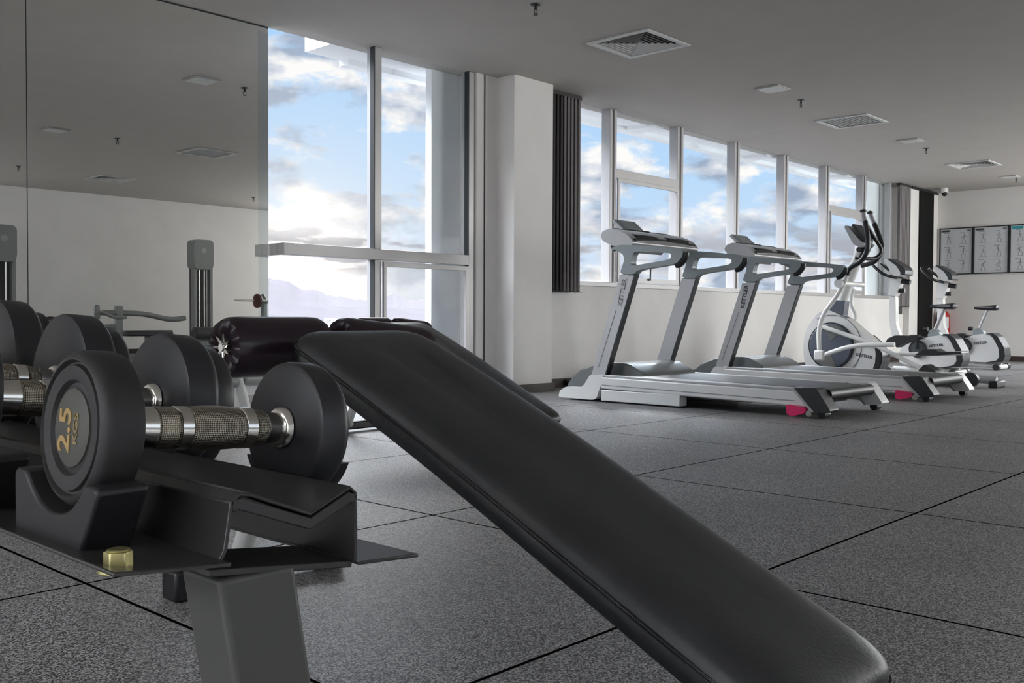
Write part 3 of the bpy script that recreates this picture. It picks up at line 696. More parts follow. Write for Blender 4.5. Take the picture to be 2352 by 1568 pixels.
part('console_bracket', prism(nb(), [rounded(c5(EX, [(560, 300), (605, 290), (612, 330), (590, 400), (545, 470), (500, 460)]), .2, 3)], 'x', EX-.05, EX+.07), TDARK, el, .015)
bm = nb(); q = P5(EX-.1, [(518, 384)])[0]; rod(bm, q, q+Vector((.2, 0, 0)), .028); part('tension_knob', bm, PLAST, el)
def arm(path_u, path_l, X, tag_):
    bm = nb(); tube(bm, P5(X, path_l), .026, 14); a = part('moving_arm', bm, STEELW, el)
    bm = nb(); tube(bm, P5(X, path_u), .028, 14); part('arm_grip', bm, PLAST, el)
xn = EX-.30
arm([(570, 160), (590, 300), (582, 400), (530, 480), (450, 530), (425, 585)], [(425, 580), (405, 640), (350, 745), (250, 885), (212, 1000), (208, 1100), (214, 1205)], xn, 0)
bm = nb(); tube(bm, P5(xn, [(556, 90), (560, 130), (570, 165)]), .026, 14); part('handle_tip', bm, TSIL, el)
bm = nb(); q = P5(xn, [(556, 84)])[0]; lathe(bm, [(0, 0), (0, .038), (.025, .04), (.04, 0)], q-Vector((0, 0, .015)), (0, 0, 1), 20); part('end_cap', bm, PLAST, el)
xf = EX+.30
arm([(640, 180), (700, 345), (690, 410), (640, 480), (540, 512)], [(478, 690), (462, 740), (462, 830), (490, 900), (482, 945)], xf, 1)
bm = nb(); tube(bm, P5(xf, [(608, 100), (622, 140), (642, 185)]), .024, 14); part('handle_tip', bm, TSIL, el)
bm = nb(); q = P5(xf, [(608, 97)])[0]; lathe(bm, [(0, 0), (0, .036), (.025, .038), (.04, 0)], q-Vector((0, 0, .015)), (0, 0, 1), 20); part('end_cap', bm, PLAST, el)
bm = nb(); tube(bm, [P5(EX, [(590, 205)])[0], P5(EX+.1, [(640, 290)])[0], P5(EX+.2, [(695, 385)])[0], P5(EX+.15, [(655, 450)])[0], P5(EX, [(560, 455)])[0], P5(EX-.05, [(490, 452)])[0]], .022, 12); part('fixed_handlebar', bm, PLAST, el)
bm = nb(); q = P5(xn, [(375, 648)])[0]; rod(bm, (xn-.02, q.y, q.z), (xf+.02, q.y, q.z), .030); rod(bm, (xn-.05, q.y, q.z), (xn+.05, q.y, q.z), .052); part('pivot_axle', bm, STEELW, el)
bm = nb(); q = P5(xn, [(215, 1212)])[0]; box(bm, (xn-.04, q.y-.06, q.z-.06), (xn+.04, q.y+.06, q.z+.06)); part('crank_joint', bm, STEELW, el, .02)
bm = nb(); tube(bm, P5(xn, [(235, 1215), (330, 1180), (430, 1150), (560, 1132), (800, 1128)]), .026, 12); part('pedal_link', bm, STEELW, el)
bm = nb(); tube(bm, P5(EX-.14, [(225, 985), (400, 1045), (640, 1130), (850, 1235), (1010, 1315)]), .026, 12); part('pedal_link', bm, STEELW, el)
bm = nb(); tube(bm, P5(EX+.2, [(690, 1205), (900, 1205), (1340, 1195)]), .022, 12); part('pedal_bar', bm, STEELW, el)
part('pedal', prism(nb(), [rounded(c5(EX+.15, [(980, 1212), (1045, 1165), (1135, 1162), (1170, 1185), (1345, 1182), (1350, 1198), (1150, 1212)]), .15, 3)], 'x', EX+.05, EX+.28), PLAST, el, .008)
part('pedal', prism(nb(), [rounded(c5(xn, [(985, 1330), (1030, 1282), (1110, 1330), (1130, 1352), (1000, 1352)]), .15, 3)], 'x', xn, xn+.2), PLAST, el, .008)
part('pedal_front_guard', prism(nb(), [c5(EX, [(560, 1062), (590, 1055), (650, 1110), (690, 1150), (650, 1150), (600, 1110)])], 'x', EX+.12, EX+.2), PLAST, el, .01)
bm = nb(); y1_ = P5(EX, [(1600, 1432)])[0].y; rod(bm, (EX, 4.95, .10), (EX, y1_, .075), .04); rod(bm, (EX-.22, 4.7, .10), (EX-.22, y1_+.25, .085), .028); part('base_rail', bm, TSIL, el)
bm = nb(); box(bm, (EX-.16, y1_-.05, .0), (EX+.14, y1_+.04, .075)); part('rear_foot', bm, PLAST, el, .015)
bm = nb(); box(bm, (EX-.30, 5.15, .0), (EX+.30, 5.27, .11)); part('front_foot', bm, PLAST, el, .02)
q = P5(xn, [(1385, 1358)])[0]; bm = nb(); rod(bm, (xn+.02, q.y, .085), (xn+.08, q.y, .085), .078, seg=28); part('pedal_wheel', bm, PLAST, el)
q = P5(xn, [(1250, 1355)])[0]; 
a = P5(EX-.105, [(505, 1208)])[0]; b_ = P5(EX-.105, [(605, 1228)])[0]
bm = text_mesh('KETTLER', .048, (EX-.083, (a.y+b_.y)/2, (a.z+b_.z)/2), (b_-a), Vector((-1, 0, 0)).cross(b_-a) if Vector((-1, 0, 0)).cross(b_-a).z > 0 else Vector((1, 0, 0)).cross(b_-a), .002, bold=.001); part('lettering', bm, INK, el, weld=False)

# ================================================================= EXERCISE BIKES
def c8(X, pts): return [(lambda q: (q.y, q.z))(onX(2020+x/4.613, 560+y/4.613, X)) for x, y in pts]
def P8(X, pts): return [onX(2020+x/4.613, 560+y/4.613, X) for x, y in pts]
BX = 13.0
bk = thing('exercise_bike', 'white upright exercise bike next to the elliptical trainer, with black saddle', 'exercise bike', (BX, 4.7, 0), 'white exercise bikes')
part('housing', prism(nb(), [rounded(c8(BX-.10, [(190, 1180), (240, 1090), (330, 1045), (520, 985), (650, 965), (730, 970), (790, 1060), (830, 1160), (815, 1290), (690, 1310), (220, 1275)]), .25, 3)], 'x', BX-.10, BX+.12), TWHITE, bk, .04, seg=4)
part('rear_band', prism(nb(), [rounded(c8(BX-.10, [(650, 968), (745, 958), (810, 1005), (880, 1130), (892, 1240), (865, 1305), (640, 1312), (790, 1285), (825, 1240), (815, 1140), (765, 1040), (720, 975)]), .15, 3)], 'x', BX-.13, BX+.15), PLAST, bk, .015)
q = P8(BX-.12, [(405, 1112)])[0]
part('crank_disc', lathe(nb(), [(0, 0), (0, .085), (.015, .10), (.03, .10)], (BX-.135, q.y, q.z), (1, 0, 0), 40), TGREY, bk)
part('crank_rim', lathe(nb(), [(0, .098), (0, .112), (.02, .112), (.02, .098)], (BX-.135, q.y, q.z), (1, 0, 0), 40), PLAST, bk)
bm = nb(); tube(bm, [(BX-.16, q.y, q.z), (BX-.16, q.y+.0, q.z+.17)], .012, 10, smooth=False); part('crank_arm', bm, TDARK, bk)
bm = nb(); box(bm, (BX-.27, q.y-.06, q.z+.155), (BX-.165, q.y+.06, q.z+.185)); part('pedal', bm, PLAST, bk, .008)
bm = nb(); tube(bm, [(BX+.16, q.y, q.z), (BX+.16, q.y, q.z-.15)], .012, 10, smooth=False); part('crank_arm', bm, TDARK, bk)
bm = nb(); box(bm, (BX+.165, q.y-.06, q.z-.175), (BX+.27, q.y+.06, q.z-.145)); part('pedal', bm, PLAST, bk, .008)
part('front_shroud', prism(nb(), [rounded(c8(BX, [(85, 1060), (120, 1000), (200, 965), (480, 985), (500, 1000), (260, 1060), (220, 1100), (180, 1060)]), .2, 3)], 'x', BX-.11, BX+.13), PLAST, bk, .02)
part('mast', prism(nb(), [rounded(c8(BX, [(120, 545), (186, 550), (188, 850), (236, 985), (148, 985), (118, 850)]), .15, 3)], 'x', BX-.05, BX+.05), STEELW, bk, .025, seg=3)
part('mast_sleeve', prism(nb(), [rounded(c8(BX, [(140, 355), (245, 372), (228, 450), (200, 520), (185, 555), (112, 545), (120, 480)]), .12, 3)], 'x', BX-.07, BX+.07), TWHITE, bk, .02)
part('console_shell', prism(nb(), [rounded(c8(BX, [(90, 172), (120, 165), (200, 210), (260, 270), (262, 330), (235, 352), (160, 330), (138, 262)]), .2, 3)], 'x', BX-.13, BX+.13), TWHITE, bk, .03, seg=3)
part('console_face', prism(nb(), [rounded(c8(BX, [(118, 160), (150, 160), (290, 240), (318, 285), (314, 330), (280, 335), (262, 300), (220, 235)]), .2, 3)], 'x', BX-.14, BX+.14), TDARK, bk, .015)
h = c8(BX, [(235, 368), (150, 345), (100, 318), (0, 238)]); 
for s in (-1, 1):
    bm = nb(); tube(bm, [(BX, *h[0]), (BX+s*.15, *h[1]), (BX+s*.22, *h[2]), (BX+s*.20, h[3][0], h[3][1]+.0), (BX+s*.14, h[3][0]+.04, h[3][1]+.06)], .020, 12); part('handlebar', bm, PLAST, bk)
bm = nb(); k1 = P8(BX, [(278, 392)])[0]; rod(bm, k1+Vector((0, .05, 0)), k1+Vector((0, -.06, -.02)), .035); k2 = P8(BX, [(245, 495)])[0]; rod(bm, k2+Vector((0, .06, 0)), k2+Vector((0, -.03, 0)), .030); part('adjusting_knob', bm, PLAST, bk)
sp = c8(BX, [(535, 662), (556, 640), (640, 634), (720, 626), (795, 634), (822, 662), (800, 690), (720, 696), (650, 690), (580, 676)])
def saddle(sp, X):
    bm = nb(); ys = [p[0] for p in sp]; y0, y1 = max(ys), min(ys); zt = max(p[1] for p in sp); zb = min(p[1] for p in sp); rings = []
    for k in range(15):
        t = k/14; y = y0+(y1-y0)*t; w_ = .018+.095*(max(0, t-.1)/.9)**1.4; w_ *= math.sqrt(max(.02, 1-max(0, (t-.85)/.15)**2)) if t > .85 else 1
        hh = (.020+.026*t)*(math.sqrt(max(.03, 1-((t-.85)/.15)**2)) if t > .85 else 1); zc = zt-.045+.02*(t-.5)**2*4*.3
        rings.append([bm.verts.new((X+w_*math.cos(a)*1.0, y, zc+hh*math.sin(a))) for a in [2*PI*j/16 for j in range(16)]])
    for A, B in zip(rings, rings[1:]):
        for k in range(16): bm.faces.new((A[k], A[(k+1) % 16], B[(k+1) % 16], B[k]))
    bm.faces.new(rings[0]); bm.faces.new(rings[-1][::-1]); return bm
part('saddle', saddle(sp, BX), PLAST, bk)
s0, s1 = P8(BX, [(685, 690), (585, 925)])
bm = nb(); rod(bm, s0, s1, .024); part('saddle_post', bm, TSIL, bk)
part('saddle_clamp', prism(nb(), [rounded(c8(BX, [(520, 985), (540, 915), (590, 895), (640, 930), (660, 970), (700, 985)]), .2, 3)], 'x', BX-.05, BX+.06), TGREY, bk, .015)
bm = nb(); k1 = P8(BX, [(515, 905)])[0]; rod(bm, k1, k1+Vector((0, .06, 0)), .028); part('post_knob', bm, PLAST, bk)
ya, yb = P8(BX, [(150, 1340)])[0].y, P8(BX, [(850, 1340)])[0].y
bm = nb(); rod(bm, (BX, ya, .06), (BX, yb, .06), .035); part('base_rail', bm, STEELW, bk)
bm = nb(); box(bm, (BX-.04, (ya+yb)/2-.06, .05), (BX+.04, (ya+yb)/2+.06, .22)); part('base_bracket', bm, STEELW, bk)
for yy in (ya, yb):
    bm = nb(); rod(bm, (BX-.26, yy, .042), (BX+.26, yy, .042), .035); part('floor_bar', bm, STEELW, bk)
    for s in (-1, 1): bm = nb(); rod(bm, (BX+s*.19, yy, .045), (BX+s*.28, yy, .045), .044); part('foot_cap', bm, PLAST, bk)
a = P8(BX-.12, [(525, 1085)])[0]; b_ = P8(BX-.12, [(660, 1068)])[0]; d = b_-a; d.x = 0; u = Vector((1, 0, 0)).cross(d); u = u if u.z > 0 else -u
bm = text_mesh('KETTLER', .045, (BX-.103, (a.y+b_.y)/2, (a.z+b_.z)/2), d, u, .002, bold=.001); part('lettering', bm, INK, bk, weld=False)
dup(bk, (15.0, 4.78, 0), 'white upright exercise bike furthest from the camera, near the fire extinguisher', 'white exercise bikes')

# ================================================================= MACHINES SEEN IN THE MIRROR
def tower(px0, px1, ytop, Y, label):
    a = refl(px0, ytop, Y); b_ = refl(px1, ytop, Y); x0, x1 = sorted((a.x, b_.x)); zt = a.z; wd = x1-x0
    t = thing('weight_stack_tower', label, 'gym machine', ((x0+x1)/2, Y, 0))
    for s in (0, 1):
        xa = x0 if s == 0 else x1-.06
        part('upright', box(nb(), (xa, Y-.10, .05), (xa+.06, Y+.02, zt-.4)), MACH, t, .008)
    part('top_shroud', prism(nb(), [rounded([(x0-.01, zt-.55), (x1+.01, zt-.55), (x1+.01, zt-.05), (x1-.04, zt), (x0+.04, zt), (x0-.01, zt-.05)], .25, 3)], 'y', Y-.22, Y+.04), MACH, t, .02)
    part('back_shroud', box(nb(), (x0+.03, Y-.2, .05), (x1-.03, Y-.16, zt-.5)), MACHD, t)
    for k in (0, 1):
        bm = nb(); xx = (x0+x1)/2-.05+.1*k; rod(bm, (xx, Y-.05, .2), (xx, Y-.05, zt-.5), .014); part('guide_rod', bm, CHROME, t)
    for k in range(12): part('weight_plate', box(nb(), (x0+.07, Y-.14, .12+k*.034), (x1-.07, Y+.0, .15+k*.034)), MACHD, t, .003)
    part('foot_frame', box(nb(), (x0-.05, Y-.3, 0), (x1+.05, Y+.25, .06)), MACH, t, .01)
    bm = nb(); bmesh.ops.create_circle(bm, cap_ends=True, radius=.05, segments=24, matrix=Matrix.Translation(((x0+x1)/2, Y+.043, zt-.2)) @ Matrix.Rotation(R(90), 4, 'X'))
    part('badge', bm, TSIL, t)
    return t
tower(444, 488, 549, -3.0, 'grey weight stack tower in the mirror, left of the barbell')
tower(-22, 36, 514, -2.2, 'grey weight stack tower at the left edge of the mirror')
# seated press machine with long lever arm
Yp = -2.6
def rp(pts, Y=Yp): return [refl(x, y, Y) for x, y in pts]
q = refl(300, 760, Yp)
t = thing('lever_press_machine', 'grey lever arm press machine in the mirror beside the weight stack tower', 'gym machine', (q.x, Yp, 0))
c_ = rp([(272, 702)])[0]; part('upright', box(nb(), (c_.x-.06, Yp-.05, 0), (c_.x+.06, Yp+.05, c_.z)), MACH, t, .01)
c_ = rp([(222, 700)])[0]; part('pivot_plate', box(nb(), (c_.x-.05, Yp-.04, c_.z-.24), (c_.x+.05, Yp+.04, c_.z)), MACH, t, .02)
bm = nb(); tube(bm, rp([(225, 718), (290, 719), (335, 722), (390, 733), (425, 730)]), .045, 12); part('lever_arm', bm, MACH, t)
bm = nb(); tube(bm, rp([(232, 715), (262, 728), (290, 728)], Yp+.1), .03, 12); part('link_arm', bm, MACH, t)
bm = nb(); tube(bm, rp([(240, 750), (275, 750)]), .04, 12); part('cross_brace', bm, MACH, t)
c_ = rp([(275, 745)])[0]; c2_ = rp([(430, 790)])[0]
part('seat_pad', box(nb(), (c_.x+.1, Yp-.16, c_.z-.2), (c_.x+.9, Yp+.16, c_.z-.1)), MACHD, t, .03)
part('base_frame', box(nb(), (c_.x-.6, Yp-.06, 0), (c_.x+1.1, Yp+.06, .08)), MACH, t, .01)
part('seat_post', box(nb(), (c_.x+.45, Yp-.04, .08), (c_.x+.53, Yp+.04, c_.z-.2)), MACH, t, .01)
# roller seat in front of the tower
Yq = -2.0
q0, q1 = refl(445, 765, Yq), refl(500, 765, Yq)
t = thing('leg_curl_machine', 'dark roller cushion machine in the mirror in front of the weight stack tower', 'gym machine', (q0.x, Yq, 0))
bm = nb(); rod(bm, q0, q1, .105, seg=24); part('roller_cushion', bm, MACHD, t, .02)
bm = nb(); box(bm, (q0.x-.2, Yq-.06, q0.z-.22), (q1.x+.4, Yq+.06, q0.z-.14)); part('crossbar', bm, MACH, t, .01)
bm = nb(); box(bm, (q0.x+.0, Yq-.05, 0), (q0.x+.1, Yq+.05, q0.z-.14)); part('post', bm, MACH, t, .01)
bm = nb(); box(bm, (q0.x-.3, Yq-.05, 0), (q1.x+.4, Yq+.05, .07)); part('base_frame', bm, MACH, t, .01)
# barbell on rack
Yb_ = -3.2
b0, b1, b2 = refl(530, 689, Yb_), refl(582, 691, Yb_), refl(616, 692, Yb_)
t = thing('barbell_rack', 'upright rack post in the mirror at the edge of the tall window', 'rack', (b2.x-.05, Yb_, 0))
c_ = refl(607, 676, Yb_)
part('post', box(nb(), (c_.x-.05, Yb_-.05, 0), (c_.x+.04, Yb_+.05, c_.z-.12)), MACH, t, .008)
bm = nb(); tube(bm, [(c_.x-.06, Yb_+.02, c_.z), (c_.x-.02, Yb_+.07, c_.z-.1), (c_.x+.02, Yb_+.06, c_.z-.17)], .03, 10); part('bar_hook', bm, MACH, t)
part('floor_base', box(nb(), (c_.x-.1, Yb_-.4, 0), (c_.x+.1, Yb_+.4, .07)), MACH, t, .01)
t = thing('barbell', 'barbell with a small round plate resting on the rack in the mirror', 'barbell', b1)
bm = nb(); rod(bm, b0+Vector((0, .14, 0)), b2+Vector((.8, .14, 0)), .022); part('bar', bm, CHROME, t)
bm = nb(); lathe(bm, [(-.03, 0), (-.03, .12), (-.02, .135), (.02, .135), (.03, .12), (.03, 0)], b1+Vector((0, .14, 0)), (1, 0, 0), 32); part('weight_plate', bm, mat('red brown plate', (.12, .03, .02), .5), t)

# ================================================================= DUMBBELLS
TILT = .080
def dumbbell(X, Y, Znear, R_, thick, inner, label, stepped=False, emblem=None, hr=.0185):
    """axis along +X, near outer face at X; local origin at the near outer face centre"""
    t = thing('dumbbell', label, 'dumbbell', (0, 0, 0), 'dumbbells on the rack'); T.o = Vector((0, 0, 0))
    t.location = (X, Y, Znear); t.rotation_euler = (0, math.atan(TILT), 0)
    L = 2*thick+inner; f = R_/.065
    def head(x0, sgn, st):
        # profile measured from the outer face inward
        pr = [(.004, 0), (.004, .033*f), (.0055, .035*f), (.0055, .0375*f), (.0015, .040*f), (.0005, .046*f), (.0005, .0515*f), (.004, .0530*f), (.004, .0545*f), (.0, .0565*f), (.0015, .0605*f), (.006, .0640*f), (.010, .065*f), (thick-.006, .065*f), (thick-.002, .0640*f), (thick, .061*f), (thick, 0)]
        if st: pr = [(-.028, 0), (-.028, .040*f), (-.024, .052*f), (-.018, .0555*f), (0, .056*f), (.0, .0575*f), (.002, .0615*f), (.007, .0645*f), (.010, .065*f), (thick-.006, .065*f), (thick-.002, .0640*f), (thick, .061*f), (thick, 0)]
        return lathe(nb(), pr, (x0, 0, 0), (sgn, 0, 0), 96)
    part('weight_head', head(0, 1, False), RUB2 if not stepped else RUB, t, local=True)
    part('weight_head', head(L, -1, stepped), RUB, t, local=True)
    # emblem
    bm = lathe(nb(), [(.001, 0), (.001, .029*f), (.0025, .0325*f), (.0045, .0328*f), (.0045, 0)], (0, 0, 0), (1, 0, 0), 72); e = part('emblem', bm, EMB, t, local=True)
    if emblem:
        bm = text_mesh(emblem[0], .030, (.0006, .008, -.002), (0, 0, 1), (0, 1, 0), .0004, bold=.0006, sx=1.05); part('weight_number', bm, GOLD, e, local=True, weld=False)
        bm = text_mesh(emblem[1], .011, (.0006, -.012, .000), (0, 0, 1), (0, 1, 0), .0004, bold=.0003, sx=1.3); part('unit_lettering', bm, mat('dull gold print', (.24, .18, .08), .5), e, local=True, weld=False)
    # handle
    x0, x1 = thick, thick+inner; k = inner
    def seg(a, b_, ra, rb, m, nm, mid=None):
        pr = [(x0+a*k, ra*.9), (x0+a*k+.0015, ra)]
        if mid: pr += [(x0+k*(a+(b_-a)*j/8), ra+(rb-ra)*j/8+mid*math.sin(PI*j/8)) for j in range(1, 8)]
        pr += [(x0+b_*k-.0015, rb), (x0+b_*k, rb*.9)]
        part(nm, lathe(nb(), pr, (0, 0, 0), (1, 0, 0), 64), m, t, local=True)
    seg(0, .21, hr*.96, hr*1.02, CHROME, 'chrome_band')
    seg(.21, .32, hr*1.02, hr*1.02, KNURL, 'knurled_band')
    seg(.32, .40, hr*1.06, hr*1.06, CHROME, 'chrome_band')
    seg(.40, .70, hr*1.04, hr*1.04, KNURL, 'knurled_band', .0012)
    seg(.70, .78, hr*1.06, hr*1.06, CHROME, 'chrome_band')
    seg(.78, .86, hr*.98, hr*.92, KNURL, 'knurled_band')
    seg(.86, .985, hr*.80, hr*.80, CHROME, 'chrome_band')
    seg(.955, 1.0, hr*1.05, hr*1.15, CHROME, 'collar')
    return t
RX0 = .342
SN, SF = .553, .536
dumbbell(RX0, .816, SN+.065, .065, .036, .172, 'nearest dumbbell at the end of the rack, marked 2.5 in gold', emblem=('2.5', 'KGS'))
dumbbell(.312, 1.065, SN+.0785, .0785, .042, .190, 'second dumbbell from the camera end of the rack, larger than the one marked 2.5', True)
dumbbell(.308, 1.330, SN+.090, .090, .045, .190, 'third dumbbell from the camera end of the rack', True)
dumbbell(.300, 1.570, SN+.101, .101, .048, .192, 'largest dumbbell, fourth from the camera end of the rack', True)

# ================================================================= DUMBBELL RACK
YE = .70; YF = 1.95
rk = thing('dumbbell_rack', 'black steel dumbbell rack in the left foreground on a grey post', 'rack', (.47, 1.3, 0))
def zt(x, z): return z - TILT*(x-.33)
def strip(pts, y0, y1, th=.0035, m=SATIN, name='tray', notch=0):
    """folded sheet: polyline pts in XZ, thickness th, from y0 to y1"""
    up_ = []; dn = []
    for i, p in enumerate(pts):
        a = Vector(pts[max(i-1, 0)]); b_ = Vector(pts[min(i+1, len(pts)-1)]); d = (b_-a).normalized(); n_ = Vector((-d.y, d.x)); up_.append(Vector(p)+n_*th/2); dn.append(Vector(p)-n_*th/2)
    return prism(nb(), [[tuple(q) for q in up_+dn[::-1]]], 'y', y0, y1)
lf = strip([(.318, .524), (.335, .522), (.414, .514)], YE-.015, YF); part('near_flange', lf, SATIN, rk, .0012)
hat = [(.412, .5125), (.4175, .522), (.4235, .560), (.431, .5655), (.442, .5635), (.500, .5395), (.543, .5575), (.549, .552), (.550, .490), (.553, .487), (.625, .4815)]
part('hat_channel', strip(hat, YE, YF), SATIN, rk, .0012)
# thickened front lip following the V
lip = [(.4235, .556), (.431, .558), (.500, .531), (.543, .549), (.548, .545)]
part('channel_lip', strip(lip, YE, YE+.05, .010), SATIN, rk, .001)
# moulded saddles that carry the heads
def saddle_block(xa, xb, yc, r, zc, base_z, half, top, tp=0):
    a0 = math.asin(min(.98, (zc-top)/r)); pts = [(yc-half+tp, base_z), (yc+half, base_z), (yc+half, top-.004), (yc+half-.006, top)]
    n = 20; aa = [(-PI+a0)+(PI-2*a0)*k/n for k in range(n+1)]
    arc = [(yc+r*math.cos(x), zc+r*math.sin(x)) for x in aa][::-1]
    pts += arc + [(yc-half+.006, top), (yc-half, top-.004)]
    return prism(nb(), [pts], 'x', xa, xb)
for yc, r in ((.836-.01, .067), (1.065, .0805), (1.33, .092), (1.57, .103)):
    zc = SN+r-.002
    part('head_saddle', saddle_block(.333, .376, yc, r+.003, zc-.001, .516, max(.083, r*.98), .577, .036), SADD, rk, .003)
    zc2 = SF-.016+r
    part('head_saddle', saddle_block(.562, .600, yc+.012, r+.003, zc2+.010, .484, .038, .566), RUB, rk, .003)
# bolts
for yy in (.735, YF-.08):
    q = onZ(272, 1300, .522) if yy < 1 else Vector((.36, yy, .52))
    bm = nb(); rod(bm, (q.x, q.y, .518), (q.x, q.y, .5215), .015, seg=32); rod(bm, (q.x, q.y, .5205), (q.x, q.y, .534), .0108, seg=6); lathe(bm, [(0, .009), (.0015, .008), (.0015, 0)], (q.x, q.y, .534), (0, 0, 1), 24)
    part('bolt', bm, ZINC, rk, .001)
# leaning posts
def post(y0, y1, nm='post'):
    bm = nb(); x0, x1 = .413, .486; zt_, sl = .498, .17
    vs = []
    for z in (0.04, zt_):
        dx = (zt_-z)*sl
        vs.append([bm.verts.new(c) for c in ((x0+dx, y0, z), (x1+dx, y0, z), (x1+dx, y1, z), (x0+dx, y1, z))])
    for k in range(4): bm.faces.new((vs[0][k], vs[0][(k+1) % 4], vs[1][(k+1) % 4], vs[1][k]))
    bm.faces.new(vs[0][::-1]); bm.faces.new(vs[1]); part(nm, bm, POST, rk, .005, seg=3)
post(.703, .765); post(YF-.1, YF-.04)
for yy, xe in ((.734, .8), (YF-.07, .58)): part('floor_foot', box(nb(), (.42, yy-.03, 0), (xe, yy+.03, .045)), POST, rk, .006)
part('top_plate', strip([(.405, .505), (.548, .4865)], YE+.004, YE+.09, .006), SATIN, rk, .001)
part('top_plate', strip([(.405, .505), (.548, .4865)], YF-.12, YF-.03, .006), SATIN, rk, .001)
bm = nb(); rod(bm, (.50, .80, .35), (.50, YF-.1, .35), .018); part('tie_rod', bm, POST, rk) if False else bm.free()

# ================================================================= BENCHES
SL = math.tan(R(25))
def rrect(hw, hl, rc, n=8):
    pts = []
    for cx, cy, a0 in ((hw-rc, hl-rc, 0), (-hw+rc, hl-rc, 90), (-hw+rc, -hl+rc, 180), (hw-rc, -hl+rc, 270)):
        for k in range(n+1):
            a = R(a0+90*k/n); pts.append((cx+rc*math.cos(a), cy+rc*math.sin(a)))
    return pts
def resample(pts, N):
    L = [0]
    for a, b_ in zip(pts, pts[1:]+pts[:1]): L.append(L[-1]+math.dist(a, b_))
    out = []
    for k in range(N):
        s = L[-1]*k/N; i = max(j for j in range(len(L)) if L[j] <= s+1e-9); i = min(i, len(pts)-1); a = pts[i]; b_ = pts[(i+1) % len(pts)]; d = L[i+1]-L[i]; t = (s-L[i])/d if d > 0 else 0
        out.append((a[0]+(b_[0]-a[0])*t, a[1]+(b_[1]-a[1])*t))
    return out
def bend(y): return .072*max(0, y-1.0)**2
def pad_mesh(hw, hl, layers, rc, M, wob=.0):
    bm = nb(); rings = []; N = 160
    base = resample(rrect(hw, hl, rc), N)
    for z, ins in layers:
        fx, fy = (hw-ins)/hw, (hl-ins)/hl
        ring = []
        for x, y in base:
            zz = z + (wob*math.sin(y*38)*math.cos(y*13) if z > 0 else 0)
            ring.append(bm.verts.new(M @ Vector((x*fx, y*fy, zz))))
        for v in ring: v.co.z -= bend(v.co.y)
        rings.append(ring)
    for A, B in zip(rings, rings[1:]):
        for k in range(N): bm.faces.new((A[k], A[(k+1) % N], B[(k+1) % N], B[k]))
    bm.faces.new(rings[0][::-1]); c = bm.verts.new(sum((v.co for v in rings[-1]), Vector())/N + (M.to_3x3() @ Vector((0, 0, .001))))
    for k in range(N): bm.faces.new((rings[-1][k], rings[-1][(k+1) % N], c))
    return bm
def roller(bm, p0, p1, r, seg=96):
    p0, p1 = Vector(p0), Vector(p1); d = (p1-p0); L = d.length; d.normalize(); u, v = frame_of(d)
    prof = [(.030, .0, 0), (.016, .12, .5), (.006, .30, 1), (.0, .52, 1), (.002, .74, .7), (.010, .90, .3), (.024, .985, .1), (.042, 1.0, 0)]
    prof = [(a, q, w_) for a, q, w_ in prof]; full = prof+[(L-a, q, -w_) for a, q, w_ in prof[::-1]]
    rings = []
    for a, q, w_ in full:
        if q == 0: rings.append([bm.verts.new(p0+d*a)]); continue
        ring = []
        for k in range(seg):
            th = 2*PI*k/seg; off = .010*abs(w_)*abs(math.cos(th*8))*(1 if w_ > 0 else -1)
            ring.append(bm.verts.new(p0+d*(a+off)+(u*math.cos(th)+v*math.sin(th))*r*q))
        rings.append(ring)
    for A, B in zip(rings, rings[1:]):
        for k in range(seg):
            k2 = (k+1) % seg
            if len(A) == 1: bm.faces.new((A[0], B[k2], B[k]))
            elif len(B) == 1: bm.faces.new((A[k], A[k2], B[0]))
            else: bm.faces.new((A[k], A[k2], B[k2], B[k]))
    return bm
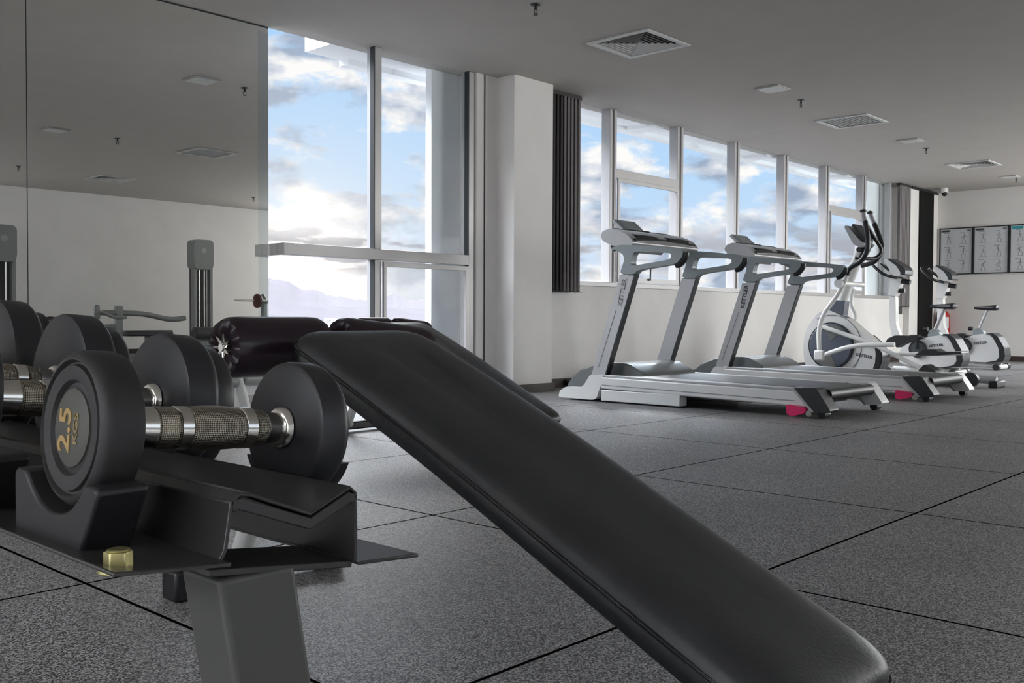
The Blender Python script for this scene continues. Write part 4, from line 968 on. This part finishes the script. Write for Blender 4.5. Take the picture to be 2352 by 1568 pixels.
def bench(label):
    xl, xr = 1.072, 1.398; y0, y1 = .53, 1.585; zl, = (.217,)
    cx = (xl+xr)/2; cy = (y0+y1)/2; zc = .417+(cy-.994)*SL; hl = (y1-y0)/2/math.cos(R(25))
    t = thing('incline_bench', label, 'bench', (cx, cy, 0), 'black padded sit-up benches')
    M = Matrix.Translation((cx, cy, zc)) @ Matrix.Rotation(R(25), 4, 'X')
    lay = [(-.040, .012), (-.036, .003), (-.030, 0), (-.012, -.001), (-.002, .0), (.002, .002), (.010, .004), (.018, .010), (.024, .020), (.0285, .035), (.031, .055), (.0325, .085), (.033, .12)]
    pd = part('pad', pad_mesh((xr-xl)/2, hl, [l_ for l_ in lay if l_[0] >= -.002], .055, M), LEA, t)
    part('pad_side_band', pad_mesh((xr-xl)/2, hl, [l_ for l_ in lay if l_[0] <= -.002], .055, M, 0), LEA2, pd)
    for zo in (-.001, -.0065): 
        ring = [M @ Vector((x, y, zo)) for x, y in resample(rrect((xr-xl)/2+.001, hl+.001, .055), 200)]
        for v in ring: v.z -= bend(v.y)
        bm = nb(); tube(bm, ring, .0014, 6, closed=True); part('piping', bm, LEA2, pd)
    M2 = M
    bm = nb(); 
    bm2 = box(nb(), (-.10, -hl+.06, -.056), (.10, hl-.06, -.0405)); bmesh.ops.transform(bm2, matrix=M, verts=bm2.verts); part('backing_board', bm2, PLAST, t)
    bm2 = box(nb(), (-.03, -hl+.12, -.115), (.03, hl-.06, -.057)); bmesh.ops.transform(bm2, matrix=M, verts=bm2.verts); part('main_beam', bm2, STEELW, t, .006)
    # front support (near, low end)
    zb = .417+(.72-.994)*SL-.12
    part('front_leg', box(nb(), (cx-.03, .70, .04), (cx+.03, .76, zb+.03)), STEELW, t, .006)
    part('front_floor_bar', box(nb(), (cx-.16, .70, 0.0), (cx+.16, .76, .045)), STEELW, t, .006)
    # rear support and leg rollers
    ce = 1.425
    bm = nb(); tube(bm, [(cx, 1.70, .62), (cx+.02, 1.9, .40), (cx+.12, 2.2, .10), (ce-.02, 2.27, .05)], .026, 14); part('rear_leg', bm, STEELW, t)
    part('rear_floor_bar', box(nb(), (1.235, 2.245, .015), (1.66, 2.30, .065)), PLAST, t, .01)
    for xx in (1.20, 1.66): part('rubber_foot', box(nb(), (xx-.005, 2.235, 0), (xx+.05, 2.31, .078)), PLAST, t, .008)
    zr = .655
    rl = nb(); roller(rl, (.995, 1.69, zr-.004), (1.238, 1.69, zr-.004), .060); part('foam_roller', rl, MAROON, t)
    rl = nb(); roller(rl, (1.275, 1.70, zr+.006), (1.545, 1.70, zr-.020), .052); part('foam_roller', rl, MAROON, t)
    bm = nb(); rod(bm, (1.015, 1.69, zr), (1.50, 1.70, zr-.02), .010)
    for k in range(7):
        a = 2*PI*k/7; rod(bm, (1.006, 1.69+.004*math.cos(a), zr-.004+.004*math.sin(a)), (1.000, 1.69+.028*math.cos(a), zr-.004+.028*math.sin(a)), .006, .002, seg=8)
    lathe(bm, [(0, 0), (0, .008), (.008, .010), (.012, .006)], (.998, 1.69, zr-.004), (1, 0, 0), 16); part('roller_axle', bm, CHROME, t)
    bm = nb(); tube(bm, [(cx, 1.70, zr-.02), (cx, 1.70, .55)], .02, 12, smooth=False); part('roller_post', bm, STEELW, t)
    return t
bn = bench('black padded incline bench in the centre foreground, largest pad')
dup(bn, (1.235+2.35, (.53+1.585)/2+2.58, 0), 'second black incline bench partly hidden behind the nearer bench pad')
# small white-legged roller bench by the mirror
q = onY(556, 880, 6.05)
t = thing('roller_bench', 'low bench with white leg and grey foam rollers standing by the mirror', 'bench', (q.x, 6.05, 0))
a0, a1 = onY(497, 876, 6.05), onY(544, 876, 6.05); bm = nb(); rod(bm, a0, a1, .042); part('foam_roller', bm, MACH, t, .01)
a0, a1 = onY(557, 870, 6.05), onY(618, 870, 6.05); bm = nb(); rod(bm, a0, a1, .05); part('foam_roller', bm, MACH, t, .01)
bm = nb(); tube(bm, [(q.x-.03, 6.05, q.z+.05), (q.x+.04, 6.05, 0.02)], .035, 12, smooth=False); part('leg', bm, STEELW, t)
part('floor_bar', box(nb(), (q.x-.25, 6.0, 0), (q.x+.3, 6.06, .04)), STEELW, t, .006)
